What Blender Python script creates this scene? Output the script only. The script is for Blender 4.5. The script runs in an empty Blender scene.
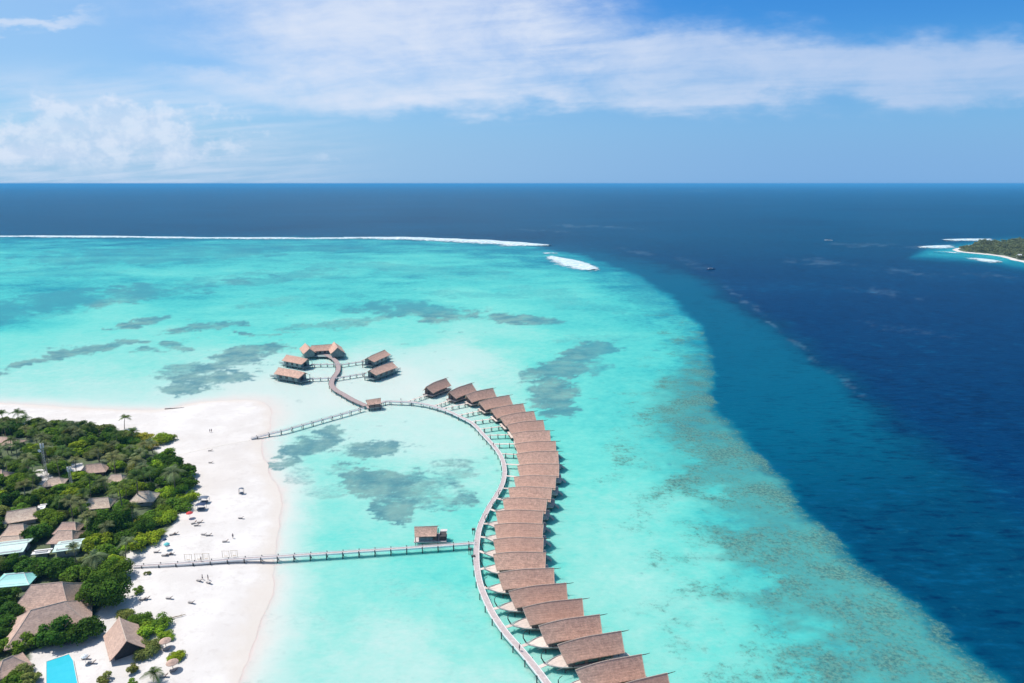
import bpy, math, random
import numpy as np
from mathutils import Vector, Matrix

R = math.radians
random.seed(7)
SC = bpy.context.scene
COL = SC.collection

# ------------------------------------------------------------------ camera
F, CH = 683.0, 120.0
PITCH = math.atan((341.5 - 183.5) / F)
cam = bpy.data.cameras.new('camera')
cam.sensor_width = 36.0
cam.lens = 36.0 * F / 1024.0
cam.clip_start = 1.0
cam.clip_end = 400000.0
co = bpy.data.objects.new('camera', cam)
COL.objects.link(co)
co.location = (0, 0, CH)
co.rotation_euler = (R(90) - PITCH, 0, 0)
SC.camera = co

# ------------------------------------------------------------------ light
SUN_TO = Vector((-4.7, 2.2, 8.2)).normalized()
SUN_EL = math.asin(SUN_TO.z)
SUN_AZ = math.atan2(SUN_TO.x, SUN_TO.y)
sd = bpy.data.lights.new('sun', 'SUN')
sd.energy = 4.0
sd.angle = R(0.53)
sd.color = (1.0, 0.95, 0.88)
so = bpy.data.objects.new('sun', sd)
COL.objects.link(so)
so.location = (0, 0, 300)
so.rotation_euler = (-SUN_TO).to_track_quat('-Z', 'Y').to_euler()
SC.view_settings.view_transform = 'Standard'
SC.view_settings.look = 'None'
SC.view_settings.gamma = 1.0
SC.view_settings.use_curve_mapping = False
SC.view_settings.exposure = 0.3
SC.cycles.max_bounces = 5
SC.cycles.diffuse_bounces = 2
SC.cycles.glossy_bounces = 2
SC.cycles.transparent_max_bounces = 6
SC.cycles.volume_bounces = 0


class NT:
    """small helper that writes node expressions"""
    def __init__(s, tree):
        s.t = tree
        s.n = tree.nodes
        s.l = tree.links

    def put(s, sock, v):
        if isinstance(v, bpy.types.NodeSocket):
            s.l.new(v, sock)
        elif v is not None:
            if sock.type == 'RGBA' and hasattr(v, '__len__') and len(v) == 3:
                v = tuple(v) + (1,)
            sock.default_value = v

    def m(s, op, a, b=None, c=None, clamp=False):
        q = s.n.new('ShaderNodeMath')
        q.operation = op
        q.use_clamp = clamp
        s.put(q.inputs[0], a)
        if b is not None: s.put(q.inputs[1], b)
        if c is not None: s.put(q.inputs[2], c)
        return q.outputs[0]

    def add(s, a, b): return s.m('ADD', a, b)
    def sub(s, a, b): return s.m('SUBTRACT', a, b)
    def mul(s, a, b): return s.m('MULTIPLY', a, b)
    def div(s, a, b): return s.m('DIVIDE', a, b)

    def sm(s, v, a, b):
        """smoothstep of v from a to b (a may be larger than b)"""
        q = s.n.new('ShaderNodeMapRange')
        q.interpolation_type = 'SMOOTHSTEP'
        s.put(q.inputs[0], v)
        if a < b:
            q.inputs[1].default_value, q.inputs[2].default_value = a, b
            q.inputs[3].default_value, q.inputs[4].default_value = 0, 1
        else:
            q.inputs[1].default_value, q.inputs[2].default_value = b, a
            q.inputs[3].default_value, q.inputs[4].default_value = 1, 0
        return q.outputs[0]

    def xyz(s, x, y, z=0.0):
        q = s.n.new('ShaderNodeCombineXYZ')
        s.put(q.inputs[0], x); s.put(q.inputs[1], y); s.put(q.inputs[2], z)
        return q.outputs[0]

    def sep(s, v):
        q = s.n.new('ShaderNodeSeparateXYZ')
        s.put(q.inputs[0], v)
        return q.outputs

    def scale(s, v, k):
        q = s.n.new('ShaderNodeVectorMath')
        q.operation = 'MULTIPLY'
        s.put(q.inputs[0], v)
        q.inputs[1].default_value = k
        return q.outputs[0]

    def noise(s, vec, sc, det=4, rough=0.55, dist=0.0, out=0):
        q = s.n.new('ShaderNodeTexNoise')
        s.put(q.inputs['Vector'], vec)
        q.inputs['Scale'].default_value = sc
        q.inputs['Detail'].default_value = det
        q.inputs['Roughness'].default_value = rough
        q.inputs['Distortion'].default_value = dist
        return q.outputs[out]

    def mix(s, f, a, b, mode='MIX'):
        q = s.n.new('ShaderNodeMix')
        q.data_type = 'RGBA'
        q.blend_type = mode
        q.clamp_factor = True
        s.put(q.inputs[0], f); s.put(q.inputs[6], a); s.put(q.inputs[7], b)
        return q.outputs[2]

    def ramp(s, v, pts):
        q = s.n.new('ShaderNodeValToRGB')
        s.put(q.inputs[0], v)
        e = q.color_ramp.elements
        while len(e) > 1: e.remove(e[-1])
        for i, (p, c) in enumerate(pts):
            k = e[0] if i == 0 else e.new(p)
            k.position = p
            k.color = tuple(c) + (1,)
        return q.outputs[0]


def lin(r, g, b, k=1.0):
    f = lambda c: (c / 255 / 12.92 if c / 255 <= 0.04045 else ((c / 255 + 0.055) / 1.055) ** 2.4) * k
    return (f(r), f(g), f(b))


# ------------------------------------------------------------------ sky
world = bpy.data.worlds.new('World')
SC.world = world
world.use_nodes = True
wt = world.node_tree
wt.nodes.clear()
W = NT(wt)
sky = wt.nodes.new('ShaderNodeTexSky')
sky.sky_type = 'NISHITA'
sky.sun_disc = False
sky.sun_elevation = SUN_EL
sky.sun_rotation = SUN_AZ
sky.altitude = 0
sky.air_density = 1.0
sky.dust_density = 0.6
sky.ozone_density = 1.5
tc = wt.nodes.new('ShaderNodeTexCoord')
g = tc.outputs['Generated']
gx, gy, gz = W.sep(g)
ay = W.m('MAXIMUM', W.m('ABSOLUTE', gy), 0.08)
U = W.div(gx, ay)                       # tangent of the azimuth
V = W.div(gz, ay)                       # tangent of the elevation
px = W.add(W.mul(U, 715.0), 512.0)      # handy units for placing the cloud banks
py = W.sub(183.0, W.mul(V, 760.0))
warp = W.noise(W.xyz(U, W.mul(V, 2.5)), 5.0, 5, 0.6)
wv = W.mul(W.sub(warp, 0.5), 1.0)
# high thin cloud: streaks on a plane far overhead
zz = W.add(W.m('MAXIMUM', gz, 0.0), 0.10)
plane = W.xyz(W.div(gx, zz), W.mul(W.div(gy, zz), 1.0))
rot = wt.nodes.new('ShaderNodeVectorRotate')
rot.rotation_type = 'Z_AXIS'
rot.inputs['Angle'].default_value = R(20)
W.put(rot.inputs['Vector'], plane)
streak = W.noise(W.scale(rot.outputs[0], (0.55, 1.5, 1)), 1.3, 7, 0.62, 0.4)
fine = W.noise(W.scale(g, (1, 1, 2.2)), 9.0, 6, 0.62, 0.3)
pxw = W.add(px, W.mul(wv, 260.0))
pyw = W.add(py, W.mul(wv, 100.0))
left = W.sm(W.add(pxw, W.mul(py, -0.35)), 90, 300)
bot = W.sm(pyw, 118, 92)
topline = W.sub(pyw, W.add(W.mul(W.m('MAXIMUM', W.sub(px, 560.0), 0.0), 0.05), 12.0))
top_r = W.sm(topline, -10, 22)
top_l = W.sm(pxw, 720, 540)
top = W.m('MAXIMUM', top_r, top_l)
band = W.mul(W.mul(left, bot), top)
gap = W.mul(W.sm(W.m('ABSOLUTE', W.sub(pyw, 62.0)), 16, 2), W.sm(px, 330, 180))
band = W.mul(band, W.sub(1.0, W.mul(gap, 0.8)))
core = W.mul(W.sm(W.m('ABSOLUTE', W.sub(pxw, 380.0)), 330, 40), 0.36)
texc = W.add(W.mul(streak, 0.55), W.mul(fine, 0.45))
veil = W.mul(W.sm(px, 520, 640), W.sm(W.add(texc, W.mul(W.sm(W.m('ABSOLUTE', W.sub(pyw, 68.0)), 52, 8), 0.22)), 0.30, 0.72))
ci = W.m('MAXIMUM', W.mul(band, W.sm(W.add(texc, core), 0.30, 0.88)), W.mul(W.mul(bot, top), W.mul(veil, 0.9)))
# loose wisps elsewhere up high
wis = W.mul(W.sm(streak, 0.52, 0.80), W.mul(W.sm(py, 150, 20), 0.5))
hz2 = W.mul(W.mul(W.sm(py, 45, 95), W.sm(px, 420, 180)), W.mul(W.sm(W.add(streak, W.mul(fine, 0.5)), 0.55, 0.95), 0.55))
ci = W.mul(ci, W.add(0.62, W.mul(W.sm(W.add(W.mul(fine, 0.6), W.mul(streak, 0.6)), 0.42, 0.78), 0.45)))
ci = W.m('MAXIMUM', ci, hz2)
wis = W.m('MAXIMUM', W.mul(wis, W.sm(px, 900, 500)), W.mul(W.mul(W.sm(W.m('ABSOLUTE', W.sub(W.add(pyw, W.mul(px, 0.05)), 22.0)), 9, 1), W.sm(px, 135, 60)), 0.7))
ci = W.m('MAXIMUM', ci, wis)
ci = W.m('MAXIMUM', ci, W.mul(W.mul(W.sm(V, 0.26, 0.5), W.sm(streak, 0.5, 0.8)), 0.6))
# low cumulus bank at the left
puff = W.noise(W.xyz(U, W.mul(V, 1.25)), 13.0, 7, 0.6)
hx = W.div(W.sub(px, 95.0), 175.0)
hy = W.div(W.sub(py, 134.0), 46.0)
hh = W.sub(1.0, W.add(W.mul(hx, hx), W.mul(hy, hy)))
cu = W.sm(W.add(W.mul(hh, 0.30), puff), 0.56, 0.74)
rim = W.noise(W.xyz(U, W.mul(V, 1.25)), 26.0, 5, 0.65)
hx2 = W.div(W.sub(px, 330.0), 70.0)
hy2 = W.div(W.sub(py, 158.0), 8.0)
h2 = W.sub(1.0, W.add(W.mul(hx2, hx2), W.mul(hy2, hy2)))
cu2 = W.mul(W.sm(W.add(W.mul(h2, 0.15), puff), 0.60, 0.74), 0.4)
cu = W.m('MAXIMUM', cu, cu2)
cu = W.mul(cu, W.sm(py, 182, 150))
hsv = wt.nodes.new('ShaderNodeHueSaturation')
hsv.inputs['Saturation'].default_value = 1.45
hsv.inputs['Value'].default_value = 1.0
W.put(hsv.inputs['Color'], sky.outputs[0])
skyc = W.mix(1.0, hsv.outputs[0], W.mix(W.sm(V, 0.28, 0.8), (0.55, 1.0, 1.36), (1.35, 1.22, 1.05)), 'MULTIPLY')
# moist air low down, paler to the left
lowc = W.m('MAXIMUM', W.mul(W.sm(py, 10, 170), 0.92), W.mul(W.mul(W.sm(px, 620, 0), W.sm(V, 0.7, 0.3)), 0.72))
skyc = W.mix(lowc, skyc, W.mix(W.sm(px, 900, 50), (2.15, 4.3, 7.7), (3.7, 5.8, 8.3)))
skyc = W.mix(W.mul(ci, 0.9), skyc, W.mix(W.sm(px, 950, 450), (5.0, 6.3, 8.6), (7.0, 7.8, 9.3)))
cuc = W.mix(W.sm(rim, 0.40, 0.62), (5.6, 6.9, 8.9), (7.6, 8.3, 9.6))
skyc = W.mix(W.mul(cu, 0.62), skyc, cuc)
bg = wt.nodes.new('ShaderNodeBackground')
bg.inputs['Strength'].default_value = 0.082
W.put(bg.inputs['Color'], skyc)
wo = wt.nodes.new('ShaderNodeOutputWorld')
wt.links.new(bg.outputs[0], wo.inputs[0])


# ------------------------------------------------------------------ helpers
def at(x, y, z=0.0):
    """the point at height z that the photograph shows at (x, y)"""
    u = (x - 512) / F
    v = (341.5 - y) / F
    d = Vector((u, math.cos(PITCH) + v * math.sin(PITCH), -math.sin(PITCH) + v * math.cos(PITCH)))
    t = (z - CH) / d.z
    return Vector((0, 0, CH)) + d * t


def topx(X, Y, Z=0.0):
    c, s = math.cos(PITCH), math.sin(PITCH)
    dep = Y * c - (Z - CH) * s
    up = Y * s + (Z - CH) * c
    return 512 + F * X / dep, 341.5 - F * up / dep


class MB:
    def __init__(s):
        s.v, s.f, s.t = [], [], []

    def poly(s, pts, tone=0.5):
        i = len(s.v)
        s.v += [tuple(p) for p in pts]
        s.f.append(tuple(range(i, i + len(pts))))
        s.t.append(tone)

    def box(s, x0, x1, y0, y1, z0, z1, M=None):
        i = len(s.v)
        P = [(x0, y0, z0), (x1, y0, z0), (x1, y1, z0), (x0, y1, z0), (x0, y0, z1), (x1, y0, z1), (x1, y1, z1), (x0, y1, z1)]
        if M: P = [tuple(M @ Vector(p)) for p in P]
        s.v += P
        for q in ((3, 2, 1, 0), (4, 5, 6, 7), (0, 1, 5, 4), (1, 2, 6, 5), (2, 3, 7, 6), (3, 0, 4, 7)):
            s.f.append(tuple(i + k for k in q)); s.t.append(0.5)

    def tube(s, pts, rad, n=6, cap=True):
        """tapered tube through pts, rad a number or a list"""
        pts = [Vector(p) for p in pts]
        if not hasattr(rad, '__len__'): rad = [rad] * len(pts)
        i0 = len(s.v)
        for k, p in enumerate(pts):
            d = (pts[min(k + 1, len(pts) - 1)] - pts[max(k - 1, 0)]).normalized()
            a = Vector((0, 0, 1)) if abs(d.z) < 0.9 else Vector((1, 0, 0))
            e = d.cross(a).normalized(); g_ = e.cross(d).normalized()
            for j in range(n):
                t = 2 * math.pi * j / n
                s.v.append(tuple(p + (e * math.cos(t) + g_ * math.sin(t)) * rad[k]))
        for k in range(len(pts) - 1):
            for j in range(n):
                a, b = i0 + k * n + j, i0 + k * n + (j + 1) % n
                s.f.append((a, a + n, b + n, b)); s.t.append(0.5)
        if cap:
            s.f.append(tuple(i0 + j for j in range(n))); s.t.append(0.5)
            s.f.append(tuple(i0 + (len(pts) - 1) * n + j for j in reversed(range(n)))); s.t.append(0.5)

    def lathe(s, prof, n=12, c=(0, 0, 0), sx=1, sy=1):
        i0 = len(s.v)
        for r_, z in prof:
            for j in range(n):
                t = 2 * math.pi * j / n
                s.v.append((c[0] + r_ * math.cos(t) * sx, c[1] + r_ * math.sin(t) * sy, c[2] + z))
        for k in range(len(prof) - 1):
            for j in range(n):
                a, b = i0 + k * n + j, i0 + k * n + (j + 1) % n
                s.f.append((a, b, b + n, a + n)); s.t.append(0.5)

    def prism(s, outline, z0, z1):
        i = len(s.v); n = len(outline)
        s.v += [(x, y, z0) for x, y in outline] + [(x, y, z1) for x, y in outline]
        s.f.append(tuple(i + k for k in reversed(range(n)))); s.f.append(tuple(i + n + k for k in range(n)))
        s.t += [0.5, 0.5]
        for k in range(n):
            s.f.append((i + k, i + (k + 1) % n, i + n + (k + 1) % n, i + n + k)); s.t.append(0.5)

    def mesh(s, name, mat, smooth=False, tones=False):
        me = bpy.data.meshes.new(name)
        me.from_pydata(s.v, [], s.f)
        if mat: me.materials.append(mat)
        if smooth: me.polygons.foreach_set('use_smooth', [True] * len(me.polygons))
        if tones:
            a = me.attributes.new('tone', 'FLOAT', 'FACE')
            a.data.foreach_set('value', s.t)
        me.update()
        return me

    def build(s, name, mat, parent=None, smooth=False, tones=False):
        return mk(name, s.mesh(name, mat, smooth, tones), parent)


def mk(name, me, parent=None):
    o = bpy.data.objects.new(name, me)
    COL.objects.link(o)
    if parent: o.parent = parent
    return o


def tag(o, label=None, cat=None, group=None, kind=None):
    if label: o['label'] = label
    if cat: o['category'] = cat
    if group: o['group'] = group
    if kind: o['kind'] = kind
    return o


def empty(name, loc=(0, 0, 0), rz=0.0, scale=(1, 1, 1)):
    o = bpy.data.objects.new(name, None)
    o.empty_display_size = 0.5
    COL.objects.link(o)
    o.location = loc
    o.rotation_euler = (0, 0, rz)
    o.scale = scale
    return o


def copy_tree(o, parent=None):
    c = o.copy()
    COL.objects.link(c)
    c.parent = parent
    for ch in list(o.children):
        copy_tree(ch, c)
    return c


def mat(name, rough=0.8, spec=0.3):
    m = bpy.data.materials.new(name)
    m.use_nodes = True
    t = m.node_tree
    b = t.nodes['Principled BSDF']
    b.inputs['Roughness'].default_value = rough
    b.inputs['Specular IOR Level'].default_value = spec
    return m, NT(t), b


def simple(name, c, rough=0.8, spec=0.3, var=0.25, scale=1.5, stretch=(1, 1, 1), bump=0.0):
    """plain material with a mottled, weathered variation"""
    m, n, b = mat(name, rough, spec)
    t = n.n.new('ShaderNodeTexCoord')
    v = n.scale(t.outputs['Object'], stretch)
    oi = n.n.new('ShaderNodeObjectInfo')
    k = n.noise(v, scale, 5, 0.65)
    k = n.add(k, n.mul(n.sub(oi.outputs['Random'], 0.5), 0.25))
    lo = tuple(x * (1 - var) for x in c)
    hi = tuple(min(0.9, x * (1 + var)) for x in c)
    n.put(b.inputs['Base Color'], n.mix(n.sm(k, 0.3, 0.7), lo, hi))
    if bump:
        q = n.n.new('ShaderNodeBump')
        q.inputs['Strength'].default_value = bump
        q.inputs['Distance'].default_value = 0.05
        n.put(q.inputs['Height'], n.noise(v, scale * 6, 4, 0.6))
        n.put(b.inputs['Normal'], q.outputs[0])
    return m


def shingle(name, c, rows=2.2):
    """rows of weathered wooden shingles / thatch running along the eaves"""
    m, n, b = mat(name, 0.85, 0.15)
    t = n.n.new('ShaderNodeTexCoord')
    ob = t.outputs['Object']
    x, y, z = n.sep(ob)
    oi = n.n.new('ShaderNodeObjectInfo')
    rnd = oi.outputs['Random']
    cell = n.n.new('ShaderNodeTexVoronoi')
    n.put(cell.inputs['Vector'], n.xyz(n.mul(x, 2.6), n.mul(y, 2.6), n.mul(z, 4.0)))
    cell.inputs['Scale'].default_value = 1.0
    cv = n.sep(cell.outputs['Color'])[0]
    wav = n.m('FRACT', n.mul(z, rows))
    big = n.noise(n.add(0, 0) if False else ob, 0.35, 4, 0.6)
    patch = n.sm(n.noise(n.xyz(n.mul(x, 1.0), n.mul(y, 1.0), n.add(z, n.mul(rnd, 40.0))), 0.9, 5, 0.7), 0.35, 0.7)
    f = n.add(n.mul(cv, 0.35), n.add(n.mul(patch, 0.45), n.mul(wav, 0.2)))
    lo = (c[0] * 0.60, c[1] * 0.60, c[2] * 0.63)
    hi = (min(.9, c[0] * 1.36), c[1] * 1.36, c[2] * 1.33)
    col = n.mix(f, lo, hi)
    col = n.mix(n.mul(rnd, 0.45), col, (c[0] * 0.88, c[1] * 0.80, c[2] * 0.78))
    col = n.mix(n.mul(n.sm(big, 0.6, 0.75), 0.3), col, (c[0] * .75, c[1] * .85, c[2] * .85))
    n.put(b.inputs['Base Color'], col)
    q = n.n.new('ShaderNodeBump')
    q.inputs['Strength'].default_value = 0.5
    q.inputs['Distance'].default_value = 0.08
    n.put(q.inputs['Height'], n.add(wav, cv))
    n.put(b.inputs['Normal'], q.outputs[0])
    return m


M = {}
M['roof'] = shingle('villa_shingles', (0.61, 0.395, 0.305))
M['thatch'] = shingle('thatch', (0.60, 0.43, 0.345), 3.0)
M['thatch_pink'] = shingle('pink_tiles', (0.80, 0.57, 0.45), 3.0)
M['cap'] = simple('ridge_capping', (0.60, 0.47, 0.38), var=0.15)
M['wall'] = simple('weathered_timber_wall', (0.17, 0.12, 0.11), stretch=(1, 1, .3))
M['wall_grey'] = simple('grey_wall', (0.30, 0.32, 0.34), var=0.15)
M['teal'] = simple('silvered_timber', (0.22, 0.29, 0.29), stretch=(1, 1, .3))
M['deck'] = simple('pale_deck', (0.66, 0.56, 0.50), var=0.18, stretch=(.4, 3, 1), scale=2.5)
M['jetty'] = simple('jetty_planks', (0.53, 0.45, 0.44), var=0.16, stretch=(1, 1, 1), scale=1.2)
M['jetty_dark'] = simple('jetty_planks_dark', (0.36, 0.28, 0.27), var=0.2, scale=1.2)
M['hull'] = simple('hull_timber', (0.20, 0.15, 0.13), stretch=(.3, 1, 2))
M['post'] = simple('wet_posts', (0.08, 0.085, 0.085), var=0.3)
M['dark'] = simple('dark_timber', (0.055, 0.05, 0.05), var=0.3)
M['rail'] = simple('pale_rail', (0.55, 0.52, 0.50), var=0.1)
M['white'] = simple('white_paint', (0.78, 0.78, 0.77), 0.5, var=0.06)
M['green_roof'] = simple('pale_green_roof', (0.50, 0.66, 0.60), 0.5, var=0.12)
M['turq_roof'] = simple('turquoise_roof', (0.26, 0.60, 0.56), 0.5, var=0.12)
M['blue'] = simple('navy_cloth', (0.035, 0.06, 0.13), var=0.2)
M['greyblue'] = simple('grey_blue_cloth', (0.12, 0.15, 0.20), var=0.2)
M['red'] = simple('red_cloth', (0.55, 0.06, 0.06), var=0.15)
M['turq'] = simple('turquoise_cloth', (0.15, 0.55, 0.55), var=0.1)
M['skin'] = simple('skin', (0.36, 0.19, 0.13), 0.6, var=0.05)
M['hair'] = simple('hair', (0.02, 0.015, 0.012), 0.6, var=0.1)
M['stone'] = simple('pool_coping', (0.62, 0.58, 0.52), var=0.1)
M['cushion'] = simple('cushion', (0.45, 0.42, 0.40), var=0.1)
M['log'] = simple('driftwood', (0.50, 0.40, 0.28), var=0.2)
M['bark'] = simple('bark', (0.20, 0.16, 0.12), var=0.3, stretch=(1, 1, .3), scale=4)
m, n, b = mat('glass_pane', 0.08, 0.5)
n.put(b.inputs['Base Color'], (0.02, 0.035, 0.05))
M['glass'] = m
m, n, b = mat('pool_water', 0.12, 0.4)
t = n.n.new('ShaderNodeTexCoord')
n.put(b.inputs['Base Color'], n.mix(n.noise(t.outputs['Object'], 0.5, 4), (0.03, 0.46, 0.58), (0.06, 0.55, 0.66)))
M['pool'] = m
m, n, b = mat('sand', 0.9, 0.1)
geo = n.n.new('ShaderNodeNewGeometry')
P = geo.outputs['Position']
z_ = n.sep(P)[2]
sn = n.noise(P, 0.06, 6, 0.65)
sf = n.noise(P, 1.4, 5, 0.7)
ssc = n.noise(n.scale(P, (1, .35, 1)), 0.018, 4, 0.5)
c_ = n.mix(n.sm(sn, 0.35, 0.7), (0.62, 0.585, 0.555), (0.71, 0.68, 0.652))
c_ = n.mix(n.mul(n.sm(sf, 0.55, 0.75), 0.35), c_, (0.52, 0.48, 0.44))
c_ = n.mix(n.mul(n.sm(ssc, 0.52, 0.7), 0.35), c_, (0.58, 0.52, 0.47))
fp = n.noise(n.scale(P, (1, 1, 1)), 0.45, 3, 0.8)
rk = n.noise(n.scale(P, (.12, .9, 1)), 0.5, 4, 0.6)
c_ = n.mix(n.mul(n.sm(n.add(fp, n.mul(rk, 0.4)), 0.74, 0.86), 0.30), c_, (0.50, 0.455, 0.42))
wet = n.mul(n.sm(n.add(z_, n.mul(n.sub(sn, 0.5), 0.9)), 0.62, 0.05), 0.8)
c_ = n.mix(wet, c_, (0.62, 0.56, 0.50))
veg = n.n.new('ShaderNodeAttribute')
veg.attribute_name = 'veg'
c_ = n.mix(n.mul(n.sm(n.add(veg.outputs['Fac'], n.mul(n.sub(n.noise(P, 0.35, 5, 0.7), 0.5), 0.9)), 0.35, 0.75), 0.9), c_,
           n.mix(n.sm(n.noise(P, 0.8, 4), 0.4, 0.6), (0.03, 0.06, 0.012), (0.06, 0.10, 0.02)))
n.put(b.inputs['Base Color'], c_)
q = n.n.new('ShaderNodeBump')
q.inputs['Strength'].default_value = 0.35
q.inputs['Distance'].default_value = 0.15
n.put(q.inputs['Height'], n.noise(P, 1.1, 5, 0.65))
n.put(b.inputs['Normal'], q.outputs[0])
M['sand'] = m

# leaf material: the object's own colour, varied leaf by leaf and clump by clump
m, n, b = mat('foliage', 0.8, 0.05)
oi = n.n.new('ShaderNodeObjectInfo')
ta = n.n.new('ShaderNodeAttribute')
ta.attribute_name = 'tone'
tf = ta.outputs['Fac']
hs = n.n.new('ShaderNodeHueSaturation')
n.put(hs.inputs['Color'], oi.outputs['Color'])
n.put(hs.inputs['Hue'], n.add(0.485, n.mul(tf, 0.03)))
n.put(hs.inputs['Value'], n.add(0.42, n.mul(tf, 1.15)))
n.put(b.inputs['Base Color'], hs.outputs[0])
tr = n.n.new('ShaderNodeBsdfTranslucent')
n.put(tr.inputs['Color'], hs.outputs[0])
ms = n.n.new('ShaderNodeMixShader')
ms.inputs[0].default_value = 0.28
n.l.new(b.outputs[0], ms.inputs[1]); n.l.new(tr.outputs[0], ms.inputs[2])
n.l.new(ms.outputs[0], n.n['Material Output'].inputs[0])
M['leaf'] = m

# ------------------------------------------------------------------ value noise in numpy
def vnoise(x, y, seed=0):
    xi, yi = np.floor(x).astype(np.int64), np.floor(y).astype(np.int64)
    fx, fy = x - xi, y - yi
    fx = fx * fx * (3 - 2 * fx); fy = fy * fy * (3 - 2 * fy)
    def h(a, b):
        k = (a * 374761393 + b * 668265263 + seed * 1442695041) & 0xffffffff
        k = ((k ^ (k >> 13)) * 1274126177) & 0xffffffff
        return ((k ^ (k >> 16)) & 0xffff) / 65535.0
    a, b_, c, d = h(xi, yi), h(xi + 1, yi), h(xi, yi + 1), h(xi + 1, yi + 1)
    return (a * (1 - fx) + b_ * fx) * (1 - fy) + (c * (1 - fx) + d * fx) * fy


def fbm(x, y, oct=5, seed=0, rough=0.55):
    s = 0; a = 1; tot = 0
    for i in range(oct):
        s = s + a * vnoise(x * 2 ** i + 17.3 * i, y * 2 ** i + 9.1 * i, seed + i); tot += a; a *= rough
    return s / tot


def sstep(x, a, b):
    t = np.clip((x - a) / (b - a), 0, 1)
    return t * t * (3 - 2 * t)


def sdist(X, Y, poly, closed=True):
    """signed distance to a polygon, positive inside"""
    best = np.full(X.shape, 1e18)
    inside = np.zeros(X.shape, bool)
    n_ = len(poly)
    for i in range(n_ if closed else n_ - 1):
        (ax, ay_), (bx, by) = poly[i], poly[(i + 1) % n_]
        dx, dy = bx - ax, by - ay_
        t = np.clip(((X - ax) * dx + (Y - ay_) * dy) / (dx * dx + dy * dy + 1e-9), 0, 1)
        best = np.minimum(best, (X - ax - t * dx) ** 2 + (Y - ay_ - t * dy) ** 2)
        if closed:
            cr = ((ay_ > Y) != (by > Y)) & (X < (bx - ax) * (Y - ay_) / (by - ay_ + 1e-12) + ax)
            inside ^= cr
    d = np.sqrt(best)
    return np.where(inside, d, -d) if closed else d


def smooth_line(pts, step=3.0):
    """Catmull-Rom through world points, resampled"""
    P_ = [np.array(p, float) for p in pts]
    P_ = [2 * P_[0] - P_[1]] + P_ + [2 * P_[-1] - P_[-2]]
    out = []
    for i in range(1, len(P_) - 2):
        a, b_, c, d = P_[i - 1:i + 3]
        for k in range(12):
            t = k / 12
            out.append(0.5 * ((2 * b_) + (-a + c) * t + (2 * a - 5 * b_ + 4 * c - d) * t * t + (-a + 3 * b_ - 3 * c + d) * t ** 3))
    out.append(P_[-2])
    out = np.array(out)
    L = np.concatenate([[0], np.cumsum(np.linalg.norm(np.diff(out, axis=0), axis=1))])
    n_ = max(2, int(round(L[-1] / step)) + 1)
    s = np.linspace(0, L[-1], n_)
    return np.stack([np.interp(s, L, out[:, k]) for k in range(out.shape[1])], 1)


# ------------------------------------------------------------------ island outline
SHORE_PX = [(-60, 402), (0, 403), (50, 406), (100, 409), (150, 410), (172, 408), (190, 404), (215, 401), (245, 400), (263, 402), (273, 410),
            (270, 425), (262, 440), (262, 455), (268, 470), (278, 485), (283, 500), (280, 520), (275, 545), (272, 565), (270, 590), (266, 610),
            (258, 635), (248, 660), (238, 683), (222, 715), (200, 760)]
shore = [tuple(at(*p)[:2]) for p in SHORE_PX]
sl = smooth_line(shore, 4.0)
ISLAND = [tuple(p) for p in sl] + [(-200, 60), (-700, 40), (-900, 250), (-620, 385)]

# vegetation on the ground, in photograph units
VEG_PX = [(-90, 428), (0, 424), (60, 428), (120, 436), (150, 447), (176, 462), (190, 480), (193, 505), (178, 528), (160, 548), (133, 556), (122, 575),
          (116, 600), (104, 616), (96, 640), (70, 652), (40, 656), (34, 690), (-120, 700)]
VEGW = [tuple(at(*p)[:2]) for p in VEG_PX]
CLEAR_PX = [  # sandy clearings inside the wood
    [(66, 468), (82, 466), (85, 474), (68, 475)], [(32, 474), (46, 472), (60, 488), (40, 488)], [(84, 650), (130, 650), (130, 690), (30, 690), (40, 656)]]
CLEARW = [[tuple(at(*p)[:2]) for p in c] for c in CLEAR_PX]


def island_height(X, Y):
    d = sdist(X, Y, ISLAND)
    d = d + (fbm(X / 14, Y / 14, 4, 3) - 0.5) * 4
    z = np.where(d > 0, 1.5 * (1 - np.exp(-np.maximum(d, 0) / 16)), d * 0.08)
    return np.clip(z, -1.2, 3) + np.clip(d / 20, 0, 1) * (fbm(X / 9, Y / 9, 4, 8) - 0.5) * 0.25


def ground_z(x, y):
    return float(island_height(np.array([x]), np.array([y]))[0])


def grid_mesh(name, X, Y, Z, mtl, attrs):
    nr, nc = X.shape
    me = bpy.data.meshes.new(name)
    nv = nr * nc
    me.vertices.add(nv)
    me.vertices.foreach_set('co', np.stack([X, Y, Z], -1).astype(np.float32).ravel())
    i = np.arange(nr - 1)[:, None] * nc + np.arange(nc - 1)[None, :]
    q_ = np.stack([i, i + 1, i + nc + 1, i + nc], -1).reshape(-1, 4)
    nf = len(q_)
    me.loops.add(nf * 4)
    me.loops.foreach_set('vertex_index', q_.ravel().astype(np.int32))
    me.polygons.add(nf)
    me.polygons.foreach_set('loop_start', np.arange(0, nf * 4, 4, dtype=np.int32))
    me.polygons.foreach_set('loop_total', np.full(nf, 4, np.int32))
    me.polygons.foreach_set('use_smooth', np.ones(nf, bool))
    me.materials.append(mtl)
    for k, v in attrs.items():
        if v.ndim == 2:
            me.attributes.new(k, 'FLOAT', 'POINT').data.foreach_set('value', v.astype(np.float32).ravel())
        else:
            c4 = np.concatenate([v, np.ones(v.shape[:2] + (1,))], -1)
            me.attributes.new(k, 'FLOAT_COLOR', 'POINT').data.foreach_set('color', c4.astype(np.float32).ravel())
    me.update(calc_edges=True)
    me.validate()
    return mk(name, me)


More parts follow.
